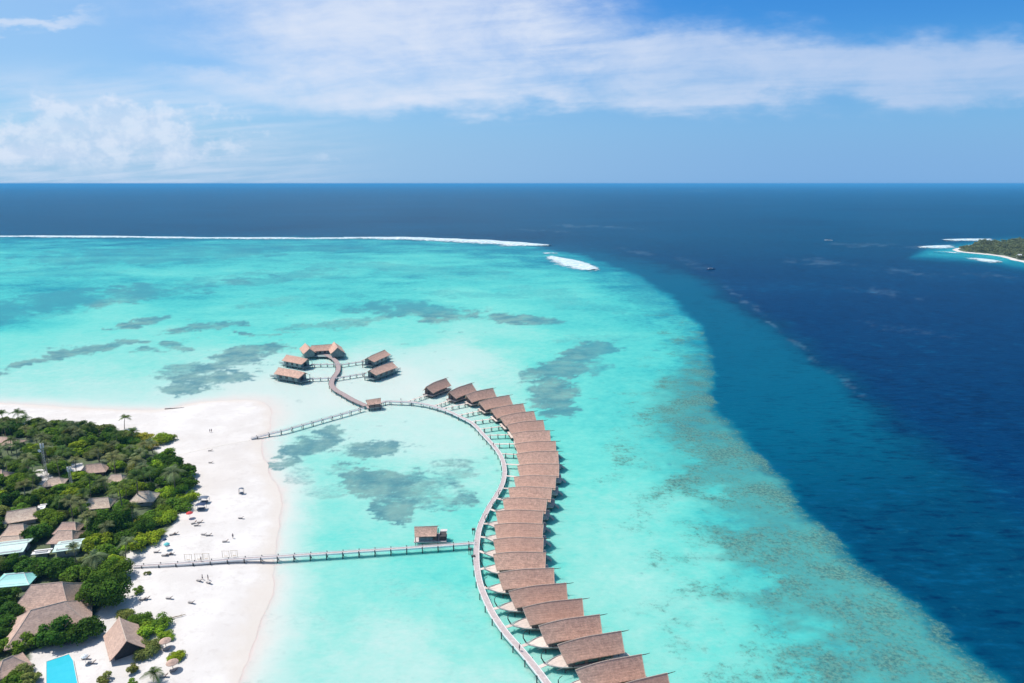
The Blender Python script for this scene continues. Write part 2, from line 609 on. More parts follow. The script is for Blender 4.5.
gx_, gy_ = np.meshgrid(np.arange(-520, -60, 1.3), np.arange(95, 430, 1.3))
hz_ = island_height(gx_, gy_)
vd = sdist(gx_, gy_, VEGW)
vegf = sstep(vd, -2, 5)
for c in CLEARW:
    vegf = vegf * (1 - sstep(sdist(gx_, gy_, c), -1.5, 1.5))
isl = grid_mesh('island_ground', gx_, gy_, hz_, M['sand'], {'veg': vegf})
tag(isl, 'white sand island with pale beaches along the lagoon', 'island', kind='structure')

# ------------------------------------------------------------------ water
rows = np.concatenate([np.arange(760, 300, -1.3), np.arange(300, 196, -0.6), np.arange(196, 184.6, -0.35)])
vv = (341.5 - rows) / F
dist_ = CH * (math.cos(PITCH) + vv * math.sin(PITCH)) / (math.sin(PITCH) - vv * math.cos(PITCH))
dist_ = np.concatenate([[15, 40, 60, 75], dist_[dist_ > 80], [48000, 70000, 100000, 140000]])
us = np.concatenate([[-2.6, -2.0, -1.5, -1.2], np.arange(-1.0, 1.0, 1.5 / F), [1.2, 1.5, 2.0, 2.6]])
WX = us[None, :] * dist_[:, None]
WY = np.repeat(dist_[:, None], len(us), 1)
c_, s_ = math.cos(PITCH), math.sin(PITCH)
dep = WY * c_ + CH * s_
PX = 512 + F * WX / dep
PY = 341.5 - F * (WY * s_ - CH * c_) / dep
# organic edges: warp the map with noise that grows smaller with nearness
k_ = np.clip(dep / 300, 0.5, 6)
n1 = fbm(PX / 38, PY / 13, 5, 21) - 0.5
n2 = fbm(PX / 38 + 50, PY / 13, 5, 31) - 0.5
n3 = fbm(PX / 9, PY / 3.5, 4, 41) - 0.5
QX = PX + n1 * 26 + n3 * 6
QY = PY + (n2 * 11 + n3 * 3) * np.clip((PY - 200) / 120, 0.1, 1)

# edge of the reef: everything to its right / beyond is deep
EDGE = [(-900, 238), (0, 238), (300, 238), (430, 240), (530, 246), (590, 258), (635, 276), (672, 300), (700, 330), (710, 362), (705, 392), (714, 414),
        (742, 440), (776, 480), (806, 520), (848, 560), (900, 605), (955, 648), (1005, 690), (1100, 790), (1100, 900), (-2000, 900), (-2000, 238)]
SLOPE = [(-900, 236), (400, 238), (590, 250), (690, 272), (755, 312), (840, 372), (905, 430), (1010, 500), (1200, 640), (1400, 900), (-2000, 900), (-2000, 236)]
EX = PX + n1 * 14 + n3 * 8
EY = PY + (n2 * 5 + n3 * 2) * np.clip((PY - 232) / 60, 0.05, 1)
near = np.clip((PY - 225) / 200, 0.05, 3)
nE = fbm(WX / 22, WY / 22, 5, 55, .65) - 0.5
de = sdist(EX, EY, EDGE) / (4 + 12 * near) + nE * 0.9              # >0 on the reef
ds = sdist(PX + n1 * 30, PY + n2 * 6, SLOPE) / (6 + 16 * near)
# broad depth on the reef flat from control points
CP = [(0, 262, .50), (150, 256, .52), (300, 262, .50), (450, 258, .50), (60, 300, .55), (0, 318, .58), (180, 296, .50), (110, 318, .36), (0, 345, .33),
      (60, 365, .27), (150, 350, .30), (240, 318, .42), (330, 285, .50), (400, 300, .50), (520, 280, .50), (600, 290, .50), (300, 330, .40),
      (0, 390, .18), (100, 395, .16), (200, 392, .12), (240, 396, .06), (420, 335, .34), (500, 335, .34), (580, 330, .45), (640, 320, .50), (650, 380, .47),
      (430, 352, .14), (460, 365, .10), (400, 375, .06), (410, 390, .05), (500, 375, .22), (560, 370, .40), (620, 420, .44), (600, 470, .36), (640, 500, .35),
      (300, 390, .07), (330, 400, .05), (340, 412, .08), (290, 415, .07), (400, 420, .12), (440, 440, .13), (480, 480, .25), (330, 470, .26), (470, 520, .34),
      (300, 520, .33), (320, 545, .36), (400, 525, .30), (360, 570, .28), (300, 600, .27), (280, 640, .26), (350, 640, .22), (440, 600, .30), (470, 640, .30),
      (400, 670, .17), (400, 640, .17), (500, 683, .22), (460, 570, .38), (430, 560, .36), (540, 560, .35), (600, 540, .30), (620, 580, .28), (700, 560, .36), (680, 620, .31), (720, 650, .33),
      (800, 620, .45), (760, 570, .47), (870, 660, .48), (700, 470, .48), (680, 430, .50), (740, 520, .50), (560, 430, .40), (580, 500, .34), (700, 345, .52),
      (660, 350, .50), (-200, 300, .5), (-200, 380, .2), (300, 440, .20), (350, 430, .14), (440, 400, .08), (380, 500, .26), (480, 260, .52)]
num = 0; den = 0
for (a, b_, d) in CP:
    r2 = ((QX - a) / 45) ** 2 + ((QY - b_) / 20) ** 2
    w = 1 / (r2 + 0.15) ** 2
    num = num + w * d; den = den + w
D = num / den
dsh = -sdist(WX, WY, ISLAND) + (fbm(WX / 10, WY / 10, 4, 5) - 0.5) * 6
D = D * sstep(dsh, -2, 20) * 1.0 + 0.0
D = D + (fbm(WX / 60, WY / 60, 5, 77) - 0.5) * 0.10 * sstep(D, 0.05, 0.3)
# the drop-off
D = D + 0.11 * (1 - sstep(de, 0.0, 4.5)) * (0.5 + 0.5 * (1 - sstep(PY, 380, 460)))
reef = sstep(de, -0.65, 0.5)
slope = sstep(ds + nE * 1.2, -1.1, 1.1)
deep = 1.0 - 0.24 * slope * (1 - 0.42 * sstep(PY + 0.25 * (PX - 800), 400, 560))
deep = deep - 0.15 * sstep(WY, 600, 1500) * (1 - slope)
D = D * reef + deep * (1 - reef)
# the shallows of the far island
FISL = [(915, 257), (930, 250), (975, 244), (1030, 240), (1150, 238), (1150, 290), (1040, 272), (985, 262)]
fs = sdist(PX + n1 * 10, PY + n2 * 2, FISL)
D = D - 0.30 * sstep(fs, -8, 6) * (1 - reef)

# seagrass and rubble patches: (x, y, rx, ry, tilt degrees, strength)
EL = [(315, 441, 30, 11, -22, 1.), (372, 447, 34, 7, -4, 1.), (282, 464, 17, 4, -3, .9), (372, 482, 34, 15, 8, 1.15), (392, 505, 24, 14, 10, 1.), (415, 488, 34, 16, 0, .75),
      (448, 474, 26, 12, -6, .6), (462, 494, 14, 11, 30, .8), (350, 470, 24, 6, -6, .55), (440, 500, 26, 9, 0, .6), (300, 478, 14, 7, 0, .4), (330, 492, 22, 5, 0, .35),
      (575, 362, 44, 11, -22, 1.), (552, 392, 24, 20, 40, 1.1), (585, 350, 26, 6, -10, .9), (530, 378, 20, 7, -8, .8), (600, 362, 14, 10, 0, .6),
      (430, 312, 62, 8, 4, .9), (525, 320, 44, 3.5, 2, 1.), (390, 305, 40, 5, -4, .6), (340, 322, 60, 3, -5, .6), (225, 366, 62, 7, -17, .95), (205, 382, 38, 9, -12, 1.1), (250, 352, 36, 5, -10, .9),
      (180, 370, 26, 6, -10, .7), (75, 350, 34, 4.5, -3, 1.), (40, 361, 50, 3.2, -12, 1.), (115, 344, 34, 3, -6, .8), (137, 323, 32, 2.6, -12, .9), (205, 328, 38, 4, -6, .9), (178, 345, 16, 4, 0, .8), (150, 352, 14, 2.5, 0, .8),
      (267, 333, 30, 2, 1, .8), (320, 326, 40, 3, -3, .55), (150, 256, 130, 8, -2, .62), (250, 248, 90, 4, 0, .5), (40, 305, 110, 11, -7, .85), (120, 298, 150, 6, -8, .8), (260, 280, 100, 4, -7, .6), (400, 268, 90, 4, 2, .45), (600, 340, 40, 4, 0, .3), (170, 287, 90, 6, -9, .5), (330, 273, 50, 5, -3, .5), (60, 272, 70, 5, 0, .35),
      (300, 300, 60, 5, -6, .4), (450, 275, 70, 4, 0, .35), (560, 300, 60, 8, 12, .35), (120, 300, 50, 4, -6, .5), (30, 318, 50, 3, -6, .5), (480, 295, 60, 3, 3, .4),
      (300, 400, 6, 1.2, 0, .3), (650, 300, 40, 12, 35, .35), (480, 620, 60, 22, 10, .10), (430, 590, 50, 10, 0, .14), (330, 620, 60, 10, 0, .10), (640, 420, 40, 30, 30, .10)]
WG = np.zeros_like(PX)
nA = fbm(PX / 24, PY / 7, 5, 91, .62) - 0.5
nB = fbm(PX / 11, PY / 2.0, 5, 95, .65) - 0.5
for (a, b_, rx, ry, tl, st) in EL:
    ca, sa = math.cos(R(tl)), math.sin(R(tl))
    dx, dy = QX - a, QY - b_
    e = ((dx * ca + dy * sa) / rx) ** 2 + ((-dx * sa + dy * ca) / ry) ** 2
    WG = np.maximum(WG, st * sstep(1.65 - e + (nA * 2.4 + nB * 2.6), 0.0, 1.1))
WG = WG * (0.72 + 0.9 * nA + 0.5 * nB + 0.28) * reef
# small coral heads scattered over the flat
sp = fbm(WX / 7, WY / 7, 3, 131)
rg = fbm(WX / 45, WY / 45, 3, 133)
WG = np.maximum(WG, sstep(sp + (rg - .5) * .5, 0.78, 0.9) * 0.55 * reef * sstep(dsh, 25, 50))
# speckled coral belt just inside the drop-off
belt = sstep(de, -0.5, -0.1) * (1 - sstep(de + n1 * 3, 1.4, 4.6)) * sstep(PY, 262, 420)
belt_in = sstep(de, 2.0, 4.0) * (1 - sstep(de + n1 * 4, 4.5, 8.5)) * 0.42 * sstep(PY, 300, 420)
CORAL = np.clip(belt + belt_in, 0, 1)
WISP = np.zeros_like(PX)
nC = fbm(PX / 9, PY / 2.0, 5, 191, .65) - 0.5
for (a, b_, rx, ry, tl, st) in [(752, 306, 18, 4, 28, 1.), (769, 323, 12, 4, 35, 1.), (733, 291, 20, 3, 20, .8), (705, 191, 24, 1.2, 0, .9), (600, 227, 70, 1.6, 2, .7), (540, 231, 60, 1.2, 4, .6), (820, 262, 46, 5, 4, .7),
                                (905, 272, 50, 3.5, 6, .6), (880, 292, 60, 4, 8, .5), (800, 348, 30, 5, 35, .6), (850, 385, 40, 5, 32, .5), (690, 262, 34, 5, 20, .55), (990, 275, 40, 3, 4, .5), (860, 245, 60, 3, 0, .5),
                                (640, 252, 34, 3, 10, .6), (910, 330, 60, 4, 10, .35), (930, 248, 30, 3, 0, .7)]:
    ca, sa = math.cos(R(tl)), math.sin(R(tl))
    dx, dy = PX + n1 * 16 - a, PY + n3 * 5 - b_
    e = ((dx * ca + dy * sa) / rx) ** 2 + ((-dx * sa + dy * ca) / ry) ** 2
    WISP = np.maximum(WISP, st * sstep(1.0 - e + nC * 3.2 - .35, 0.1, 1.3))
bed = np.stack([np.clip(D, 0, 1), np.clip(WG, 0, 1), CORAL], -1)

m, n, b = mat('sea_water', 0.35, 0.07)
b.inputs['IOR'].default_value = 1.15
b.subsurface_method = 'BURLEY'
b.inputs['Subsurface Weight'].default_value = 0.65
b.inputs['Subsurface Radius'].default_value = (0.8, 3.0, 3.0)
b.inputs['Subsurface Scale'].default_value = 1.0
at_ = n.n.new('ShaderNodeAttribute')
at_.attribute_name = 'bed'
dD, dW, dC = n.sep(at_.outputs['Color'])
geo = n.n.new('ShaderNodeNewGeometry')
P = geo.outputs['Position']
mot = n.noise(n.scale(P, (1, 1, 1)), 0.02, 6, 0.62)
mot2 = n.noise(n.scale(P, (1, 1, 1)), 0.16, 5, 0.65)
shal = n.mul(n.sm(dD, 0.03, 0.25), n.sm(dD, 0.8, 0.6))
far_ = n.noise(n.scale(P, (0.45, 1, 1)), 0.0075, 6, 0.68, 0.5)
dd = n.add(dD, n.mul(n.mul(n.sub(mot, 0.5), 0.22), shal))
dd = n.add(dd, n.mul(n.mul(n.sub(mot2, 0.5), 0.18), shal))
dd = n.add(dd, n.mul(n.mul(n.mul(n.sub(far_, 0.5), 0.42), shal), n.add(0.35, n.mul(0.65, n.sm(n.sep(P)[1], 300, 700)))))
rip = n.noise(n.scale(P, (0.55, 1, 1)), 0.7, 3, 0.7)
dd = n.add(dd, n.mul(n.mul(n.sub(rip, 0.5), 0.15), shal))
K = 0.60
col = n.ramp(dd, [(0.0, lin(254, 248, 240, K)), (0.05, lin(238, 252, 244, K)), (0.13, lin(210, 250, 240, K)), (0.26, lin(168, 245, 231, K)), (0.38, lin(128, 240, 226, K)),
                  (0.50, lin(90, 222, 216, K)), (0.62, lin(34, 164, 184, K)), (0.76, lin(0, 108, 142, K)), (0.86, lin(0, 78, 116, K)), (1.0, lin(0, 62, 112, K))])
# seagrass
wn = n.noise(P, 0.22, 6, 0.7)
wn3 = n.noise(n.scale(P, (.6, 1, 1)), 0.9, 4, 0.7)
wf = n.sm(n.add(dW, n.add(n.mul(n.sub(wn, 0.5), 1.1), n.mul(n.sub(wn3, 0.5), 1.0))), 0.02, 1.10)
wn2 = n.noise(P, 0.07, 5, 0.6)
wc = n.mix(n.sm(wn2, 0.35, 0.65), lin(88, 150, 164, K), lin(140, 186, 182, K))
wc = n.mix(n.sm(dD, 0.36, 0.52), wc, lin(70, 170, 184, K))
col = n.mix(n.mul(wf, 0.92), col, wc)
# coral
cn = n.noise(P, 0.42, 7, 0.82)
cn2 = n.noise(P, 0.05, 5, 0.6)
cn3 = n.noise(P, 0.9, 4, 0.7)
tint = n.mul(n.sm(dC, 0.0, 1.0), n.sm(n.add(dC, n.mul(n.sub(cn2, 0.5), 1.6)), 0.1, 0.9))
col = n.mix(n.mul(tint, 0.68), col, n.mix(n.sm(dD, 0.5, 0.75), lin(92, 166, 164, K), lin(20, 112, 134, K)))
cov = n.add(n.mul(dC, 0.46), n.add(n.mul(n.sub(cn, 0.5), 2.3), n.mul(n.sub(cn2, 0.5), 2.2)))
cf = n.sm(cov, 0.22, 0.75)
cc = n.mix(n.sm(cn3, 0.35, 0.65), lin(64, 122, 124, K), lin(128, 178, 162, K))
cc = n.mix(n.sm(n.noise(P, 0.5, 4, 0.7), 0.55, 0.7), cc, lin(112, 126, 114, K))
col = n.mix(n.mul(n.mul(cf, 0.84), n.sm(dC, 0.02, 0.3)), col, cc)
# open sea: bands of ruffled and calm water
op = n.sm(dD, 0.68, 0.86)
s1 = n.noise(n.scale(P, (0.5, 1, 1)), 0.0035, 6, 0.6, 0.6)
s2 = n.noise(P, 0.05, 6, 0.75)
s4 = n.noise(n.scale(P, (0.3, 1, 1)), 0.33, 3, 0.6)
s3 = n.noise(P, 0.0011, 5, 0.6, 0.8)
mm = n.add(n.add(n.mul(n.sub(s1, 0.5), 0.9), n.mul(n.sub(s4, 0.5), 1.6)), n.add(n.mul(n.sub(s2, 0.5), 1.3), n.mul(n.sub(s3, 0.5), 0.8)))
col = n.mix(n.mul(op, n.sm(mm, 0.0, 0.6)), col, lin(6, 100, 146, K))
col = n.mix(n.mul(op, n.sm(mm, 0.0, -0.55)), col, lin(0, 46, 90, K))
wi_ = n.n.new('ShaderNodeAttribute')
wi_.attribute_name = 'wisp'
col = n.mix(n.mul(wi_.outputs['Fac'], 0.20), col, lin(170, 205, 225, K))
n.put(b.inputs['Base Color'], col)
bp = n.n.new('ShaderNodeBump')
bp.inputs['Strength'].default_value = 0.55
bp.inputs['Distance'].default_value = 0.25
wave = n.noise(n.scale(P, (0.6, 1.4, 1)), 0.45, 4, 0.6)
calm = n.sm(n.sep(P)[1], 2500, 300)
n.put(bp.inputs['Height'], n.mul(wave, calm))
n.put(b.inputs['Normal'], bp.outputs[0])
M['water'] = m
sea = grid_mesh('sea_water', WX, WY, np.zeros_like(WX), M['water'], {'bed': bed, 'wisp': WISP})
tag(sea, 'turquoise lagoon and deep blue ocean reaching the horizon', 'water', kind='structure')
#@@PART2
# ------------------------------------------------------------------ jetties
def ribbon(mb, line, w0, w1, z0, z1, off=0.0):
    """solid strip along a world polyline (x, y, z): from offset w0 to w1, z0..z1 relative"""
    n_ = len(line)
    T = np.gradient(line[:, :2], axis=0)
    T /= np.linalg.norm(T, axis=1)[:, None] + 1e-9
    N = np.stack([-T[:, 1], T[:, 0]], 1)
    i0 = len(mb.v)
    for k in range(n_):
        x, y, z = line[k]
        for (w, h) in ((w0, z0), (w1, z0), (w1, z1), (w0, z1)):
            mb.v.append((x + N[k, 0] * w, y + N[k, 1] * w, z + h))
    for k in range(n_ - 1):
        a = i0 + 4 * k
        for j in range(4):
            mb.f.append((a + j, a + (j + 1) % 4, a + 4 + (j + 1) % 4, a + 4 + j)); mb.t.append(.5)
    mb.f.append((i0, i0 + 3, i0 + 2, i0 + 1)); mb.t.append(.5)
    a = i0 + 4 * (n_ - 1)
    mb.f.append((a, a + 1, a + 2, a + 3)); mb.t.append(.5)


POSTMESH = {}


def post_mesh(h, r):
    k = (round(h, 2), r)
    if k not in POSTMESH:
        q_ = MB()
        q_.tube([(0, 0, -h), (0, 0, 0)], [r * 1.15, r], 6)
        POSTMESH[k] = q_.mesh('post', M['post'])
    return POSTMESH[k]


def jetty(label, pts, width, z=1.9, step=3.0, deck='jetty', post_gap=6.0, rise=0.0, rail=False, r=0.16, group=None, zline=None, cat='jetty'):
    line = smooth_line([(p[0], p[1], p[2] if len(p) > 2 else z) for p in pts], step)
    o = empty('jetty', (line[0][0], line[0][1], 0))
    base = np.array([line[0][0], line[0][1], 0])
    L = line - base
    tag(o, label, cat, group)
    h = width / 2
    mb = MB(); ribbon(mb, L, -h, h, -0.16, 0); mb.build('deck', M[deck], o)
    for s in (-1, 1):
        mb = MB(); ribbon(mb, L, s * h - 0.06 * s - 0.08, s * h - 0.06 * s + 0.08, -0.42, 0.14)
        mb.build('edge_beam', M['white' if deck != 'jetty_dark' else 'jetty_dark'], o)
    tot = np.sum(np.linalg.norm(np.diff(L, axis=0), axis=1))
    npair = min(49, max(2, int(tot / post_gap)))
    T = np.gradient(L[:, :2], axis=0); T /= np.linalg.norm(T, axis=1)[:, None] + 1e-9
    for k in range(npair):
        f = (k + 0.5) / npair * (len(L) - 1)
        i = int(f); fr = f - i
        p = L[i] * (1 - fr) + L[min(i + 1, len(L) - 1)] * fr
        nx, ny = -T[i][1], T[i][0]
        for s in (-1, 1):
            q_ = mk('post', post_mesh(p[2] + 0.6 + rise, r), o)
            q_.location = (p[0] + nx * s * (h + r), p[1] + ny * s * (h + r), p[2] + rise)
    if rail:
        for s in (-1, 1):
            mb = MB()
            mb.tube([(p[0] - t_[1] * s * (h + r), p[1] + t_[0] * s * (h + r), p[2] + rise * 0.9) for p, t_ in zip(L, T)], 0.05, 4)
            mb.build('handrail', M['rail'], o)
    return o, line


def W2(pts, z=1.9):
    return [tuple(at(x, y, z)) for x, y in pts]


MAIN_PX = [(385, 401), (401, 401.7), (413, 402.3), (427.6, 404.7), (445, 409.8), (461, 417), (473, 423.6), (482, 433), (489.5, 441), (496, 448.5), (501.6, 457.6), (504.3, 467),
           (504.3, 476), (501.6, 486), (496, 496), (489, 507), (483.5, 518), (479.5, 528), (477.3, 540), (476.4, 554), (477.2, 569), (481, 587), (488, 604),
           (493.5, 615), (506, 633), (521, 650), (535.7, 668), (547, 683), (560, 700), (574, 718)]
main, MAINLINE = jetty('long curved timber walkway serving the row of brown roofed villas', W2(MAIN_PX), 1.85, post_gap=6.2, rise=0.1)
# small bollard lamps and gate posts where the beach jetty meets the walkway
WIND_PX = [(366, 405.6), (364, 404.7), (352.5, 399.5), (343.7, 394.4), (335, 389.3), (331.3, 383.4), (333.5, 377.6), (337.8, 371), (337.8, 364.4), (334.2, 359.3), (327.6, 355.6), (324, 353.5)]
jetty('winding dark timber walkway linking the small pavilion to the far cluster of huts', W2(WIND_PX), 3.0, deck='jetty_dark', post_gap=7)
jetty('thin pale jetty from the beach tip up to the small pavilion', [tuple(at(251, 438.5, 0.9)), tuple(at(268, 434, 1.4))] + W2([(285, 430), (323, 419.3), (364, 407.8)]), 1.1, deck='jetty', post_gap=5.5, r=0.15, rise=0.5, rail=True)
jetty('long straight pale jetty from the sandy beach to the curved walkway', [tuple(at(134, 566.5, 1.75)), tuple(at(190, 563, 1.8)), tuple(at(240, 559, 1.8))] + W2([(300, 555), (400, 548.4), (476.5, 543)]), 1.3, deck='jetty', post_gap=5.0, rise=0.45, rail=True)
jetty('short footbridge to the front left hut of the far cluster', W2([(309, 378.6), (332, 377.8)]), 1.3, deck='deck', post_gap=4, r=.15, group='footbridges of the far cluster', rise=.4, rail=True, cat='footbridge')
jetty('short footbridge to the rear left hut of the far cluster', W2([(311, 364.4), (337, 364.2)]), 1.3, deck='deck', post_gap=4, r=.15, group='footbridges of the far cluster', rise=.4, rail=True, cat='footbridge')
jetty('short footbridge to the rear right hut of the far cluster', W2([(338, 365), (366, 361)]), 1.3, deck='deck', post_gap=4, r=.15, group='footbridges of the far cluster', rise=.4, rail=True, cat='footbridge')
jetty('short footbridge to the front right hut of the far cluster', W2([(333.5, 378.5), (366, 373.2)]), 1.3, deck='deck', post_gap=4, r=.15, group='footbridges of the far cluster', rise=.4, rail=True, cat='footbridge')
jetty('short footbridge between the small pavilion and the curved walkway', W2([(379, 403), (386, 401.2)]), 1.6, deck='deck', post_gap=3, r=.18, cat='footbridge')

# ------------------------------------------------------------------ overwater villas
def sheer(x):
    """lift of the roof line along its length: it dips towards the jetty end"""
    return -1.15 * max(0.0, (1.0 - x) / 9.6) ** 1.8


def gable_roof(L0, L1, E0, E1, hw, zr, ze, curve=sheer, n_=14, th=0.22):
    """two shingled slopes: ridge from L0 to L1, eaves from E0 to E1"""
    mb = MB()
    for s in (-1, 1):
        top, bot = [], []
        for k in range(n_ + 1):
            t = k / n_
            xr = L0 + (L1 - L0) * t; xe = E0 + (E1 - E0) * t
            row, rowb = [], []
            for j in range(5):
                u = j / 4
                x = xr + (xe - xr) * u
                rag_ = 0.07 * math.sin(k * 12.9 + s) if j == 4 else 0.0
                sag = -0.18 * math.sin(math.pi * u)
                z = zr + (ze - zr) * u + curve(x) * (1 - 0.25 * u) + sag
                row.append((x, s * (hw * u + rag_), z)); rowb.append((x, s * (hw * u + rag_), z - th))
            top.append(row); bot.append(rowb)
        i0 = len(mb.v)
        for row in top: mb.v += row
        i1 = len(mb.v)
        for row in bot: mb.v += row
        def q(a, b, c, d):
            f = (a, b, c, d) if s > 0 else (d, c, b, a)
            mb.f.append(f); mb.t.append(.5)
        for k in range(n_):
            for j in range(4):
                a = i0 + k * 5 + j
                q(a, a + 5, a + 6, a + 1)
                a = i1 + k * 5 + j
                q(a, a + 1, a + 6, a + 5)
            q(i0 + k * 5 + 4, i0 + k * 5 + 9, i1 + k * 5 + 9, i1 + k * 5 + 4)
        for k in (0, n_):
            for j in range(4):
                a, b_ = i0 + k * 5 + j, i1 + k * 5 + j
                if k == 0: q(a, a + 1, b_ + 1, b_)
                else: q(a, b_, b_ + 1, a + 1)
    return mb


def make_villa(bow=True):
    root = empty('overwater_villa')
    HL = 8.4
    gable_roof(-HL, HL, -HL + 1.5, HL - 0.2, 3.6, 7.9, 4.0).build('roof', M['roof'], root)
    roof = [c for c in root.children][0]
    mb = MB()
    xs = np.linspace(-HL - 0.15, HL + 0.1, 15)
    mb.tube([(x, 0, 7.93 + sheer(x)) for x in xs], 0.10, 5); mb.build('ridge_cap', M['cap'], roof)
    for sx, ex, xx in ((-HL, -HL + 1.5, 0), (HL, HL - 0.2, 1)):
        mb = MB()
        for s in (-1, 1):
            d = -0.07 if xx == 0 else 0.07
            mb.tube([(sx + (ex - sx) * u + d, s * 3.6 * u, 7.9 + (4.0 - 7.9) * u + sheer(sx) * (1 - .25 * u) - .18 * math.sin(math.pi * u)) for u in np.linspace(0, 1.03, 7)], 0.10, 4)
        mb.build('barge_board', M['cap'], roof)
    mb = MB(); mb.tube([(HL - 0.5, 0, 7.65), (HL + 1.2, 0, 7.72), (HL + 2.3, 0, 7.86)], [0.13, 0.10, 0.05], 5)
    mb.build('ridge_pole', M['dark'], roof)
    # cabin under the roof
    mb = MB()
    Z0, Z1, y_ = 1.72, 4.05, 2.6
    x0, x1 = -6.3, 5.6
    mb.box(x0, x1, -y_, y_, Z0, Z1)
    # gable walls follow the slopes
    for x in (x0, x1):
        i = len(mb.v); d = 0.1
        zt = 7.45 + sheer(x)
        P_ = [(x - d, -y_, Z1), (x - d, y_, Z1), (x - d, 0, zt), (x + d, -y_, Z1), (x + d, y_, Z1), (x + d, 0, zt)]
        mb.v += P_
        mb.f += [(i, i + 2, i + 1), (i + 3, i + 4, i + 5), (i, i + 3, i + 5, i + 2), (i + 1, i + 2, i + 5, i + 4)]
        mb.t += [.5] * 4
    wall = mb.build('wall', M['wall'], root)
    for wx in (-3.4, 0.2, 3.6):
        for s in (-1, 1):
            mb = MB()
            yy = s * (y_ + 0.03)
            mb.box(wx - 1.3, wx + 1.3, yy - .03, yy + .03, 2.0, 3.85)
            wnd = mb.build('window', M['glass'], root)
            mb = MB()
            yy = s * (y_ + 0.08)
            for q in (-1.36, -0.03, 1.3):
                mb.box(wx + q, wx + q + .07, yy - .03, yy + .03, 1.98, 3.87)
            mb.box(wx - 1.29, wx + 1.29, yy - .02, yy + .02, 3.81, 3.88); mb.box(wx - 1.29, wx + 1.29, yy - .02, yy + .02, 1.96, 2.03)
            mb.build('frame', M['dark'], wnd)
    mb = MB(); mb.box(x0 - 0.14, x0 - 0.03, -0.7, 0.7, Z0 + 0.01, 3.9); dr = mb.build('door', M['dark'], root)
    mb = MB(); mb.box(x0 - 0.2, x0 - 0.15, 0.5, 0.58, 2.6, 2.9); mb.build('handle', M['rail'], dr)
    # boat shaped deck and hull
    def outline(k=1.0, tip=-11.7 if bow else -7.4):
        pts = []
        if not bow:
            h_ = 3.3 * k
            return [(-7.4, -h_), (8.9, -h_), (9.4, -2.8 * k), (9.4, 2.8 * k), (8.9, h_), (-7.4, h_)]
        for t in np.linspace(0, 1, 10):
            x = tip * k + (t ** 1.0) * (-5.5 - tip * k)
            pts.append((x, -2.8 * k * math.sin(t * math.pi / 2) ** 0.85))
        right = [(-3.5, -3.3 * k), (8.9, -3.3 * k), (9.4, -2.8 * k), (9.4, 2.8 * k), (8.9, 3.3 * k), (-3.5, 3.3 * k)]
        return pts + right + [(x, -y) for x, y in reversed(pts[1:])]
    mb = MB(); mb.prism(outline(), 1.55, 1.72); mb.build('deck', M['deck'], root)
    mb = MB()
    o1, o2 = outline(0.985), outline(0.80)
    i = len(mb.v); nn = len(o1)
    def lift(x): return 0.35 * max(0, (-x - 6) / 8) ** 2
    mb.v += [(x, y, 1.56 + 0) for x, y in o1] + [(x if x > -6 else x, y, 0.75 + lift(x)) for x, y in o2]
    for k in range(nn):
        mb.f.append((i + k, i + nn + k, i + nn + (k + 1) % nn, i + (k + 1) % nn)); mb.t.append(.5)
    mb.f.append(tuple(i + nn + k for k in range(nn))); mb.t.append(.5)
    mb.build('hull', M['hull'], root)
    # gunwale along the bow, curved stem post as on a wooden sailing boat
    gun = MB()
    pts = outline(1.0)
    side = [p for p in pts if p[0] < -4][:10]
    for s in (-1, 1) if bow else ():
        gun.tube([(x, s * abs(y) * 0.985, 1.80 + 0.35 * max(0, (-x - 7) / 5) ** 2) for x, y in side], 0.10, 5)
    if bow: gun.build('gunwale', M['rail'], root)
    mb = MB()
    mb.tube([(-11.2, 0.7, 1.0), (-11.9, 0.75, 2.0), (-12.5, 0.8, 3.2), (-12.55, 0.8, 4.2), (-12.1, 0.8, 4.9), (-11.5, 0.8, 5.2)], [0.19, 0.17, 0.15, 0.12, 0.10, 0.06], 6)
    if bow: mb.build('stem_post', M['dark'], root)
    mb = MB(); mb.tube([(-6.4, -3.2, 2.9), (-8.2, -3.7, 2.7), (-9.8, -4.2, 2.6)], [0.07, 0.06, 0.04], 4)
    if bow: mb.build('boom', M['rail'], root)
    # rails along the sea end and near side
    for s in (-1, 1):
        mb = MB()
        for x in np.arange(3.4, 8.6, 0.42):
            mb.box(x, x + .10, s * 3.22 - .03, s * 3.22 + .03, 1.73, 2.72)
        mb.box(3.3, 8.7, s * 3.22 - .06, s * 3.22 + .06, 2.73, 2.82)
        mb.build('railing', M['rail'], root)
    mb = MB()
    for k in range(6):
        mb.box(9.42 + k * .3, 9.70 + k * .3, -0.7, 0.7, 1.35 - k * .27, 1.43 - k * .27)
    mb.build('water_steps', M['deck'], root)
    sm_ = MB(); sm_.tube([(0, 0, -0.5), (0, 0, 1.5)], 0.17, 6); sme = sm_.mesh('stilt', M['post'])
    for x in (-7.0, -3.2, 0.6, 4.4, 8.4):
        for s in (-1, 1):
            q = mk('stilt', sme, root); q.location = (x, s * 2.4, 0)
    mb = MB(); mb.tube([(0, 0, 1.72), (0, 0, 3.75)], 0.1, 5); epm = mb.mesh('eave_prop', M['dark'])
    for s in (-1, 1):     # eave props
        for x in (-5.2, 6.9):
            q = mk('eave_prop', epm, root); q.location = (x, s * 3.05, 0)
    return root


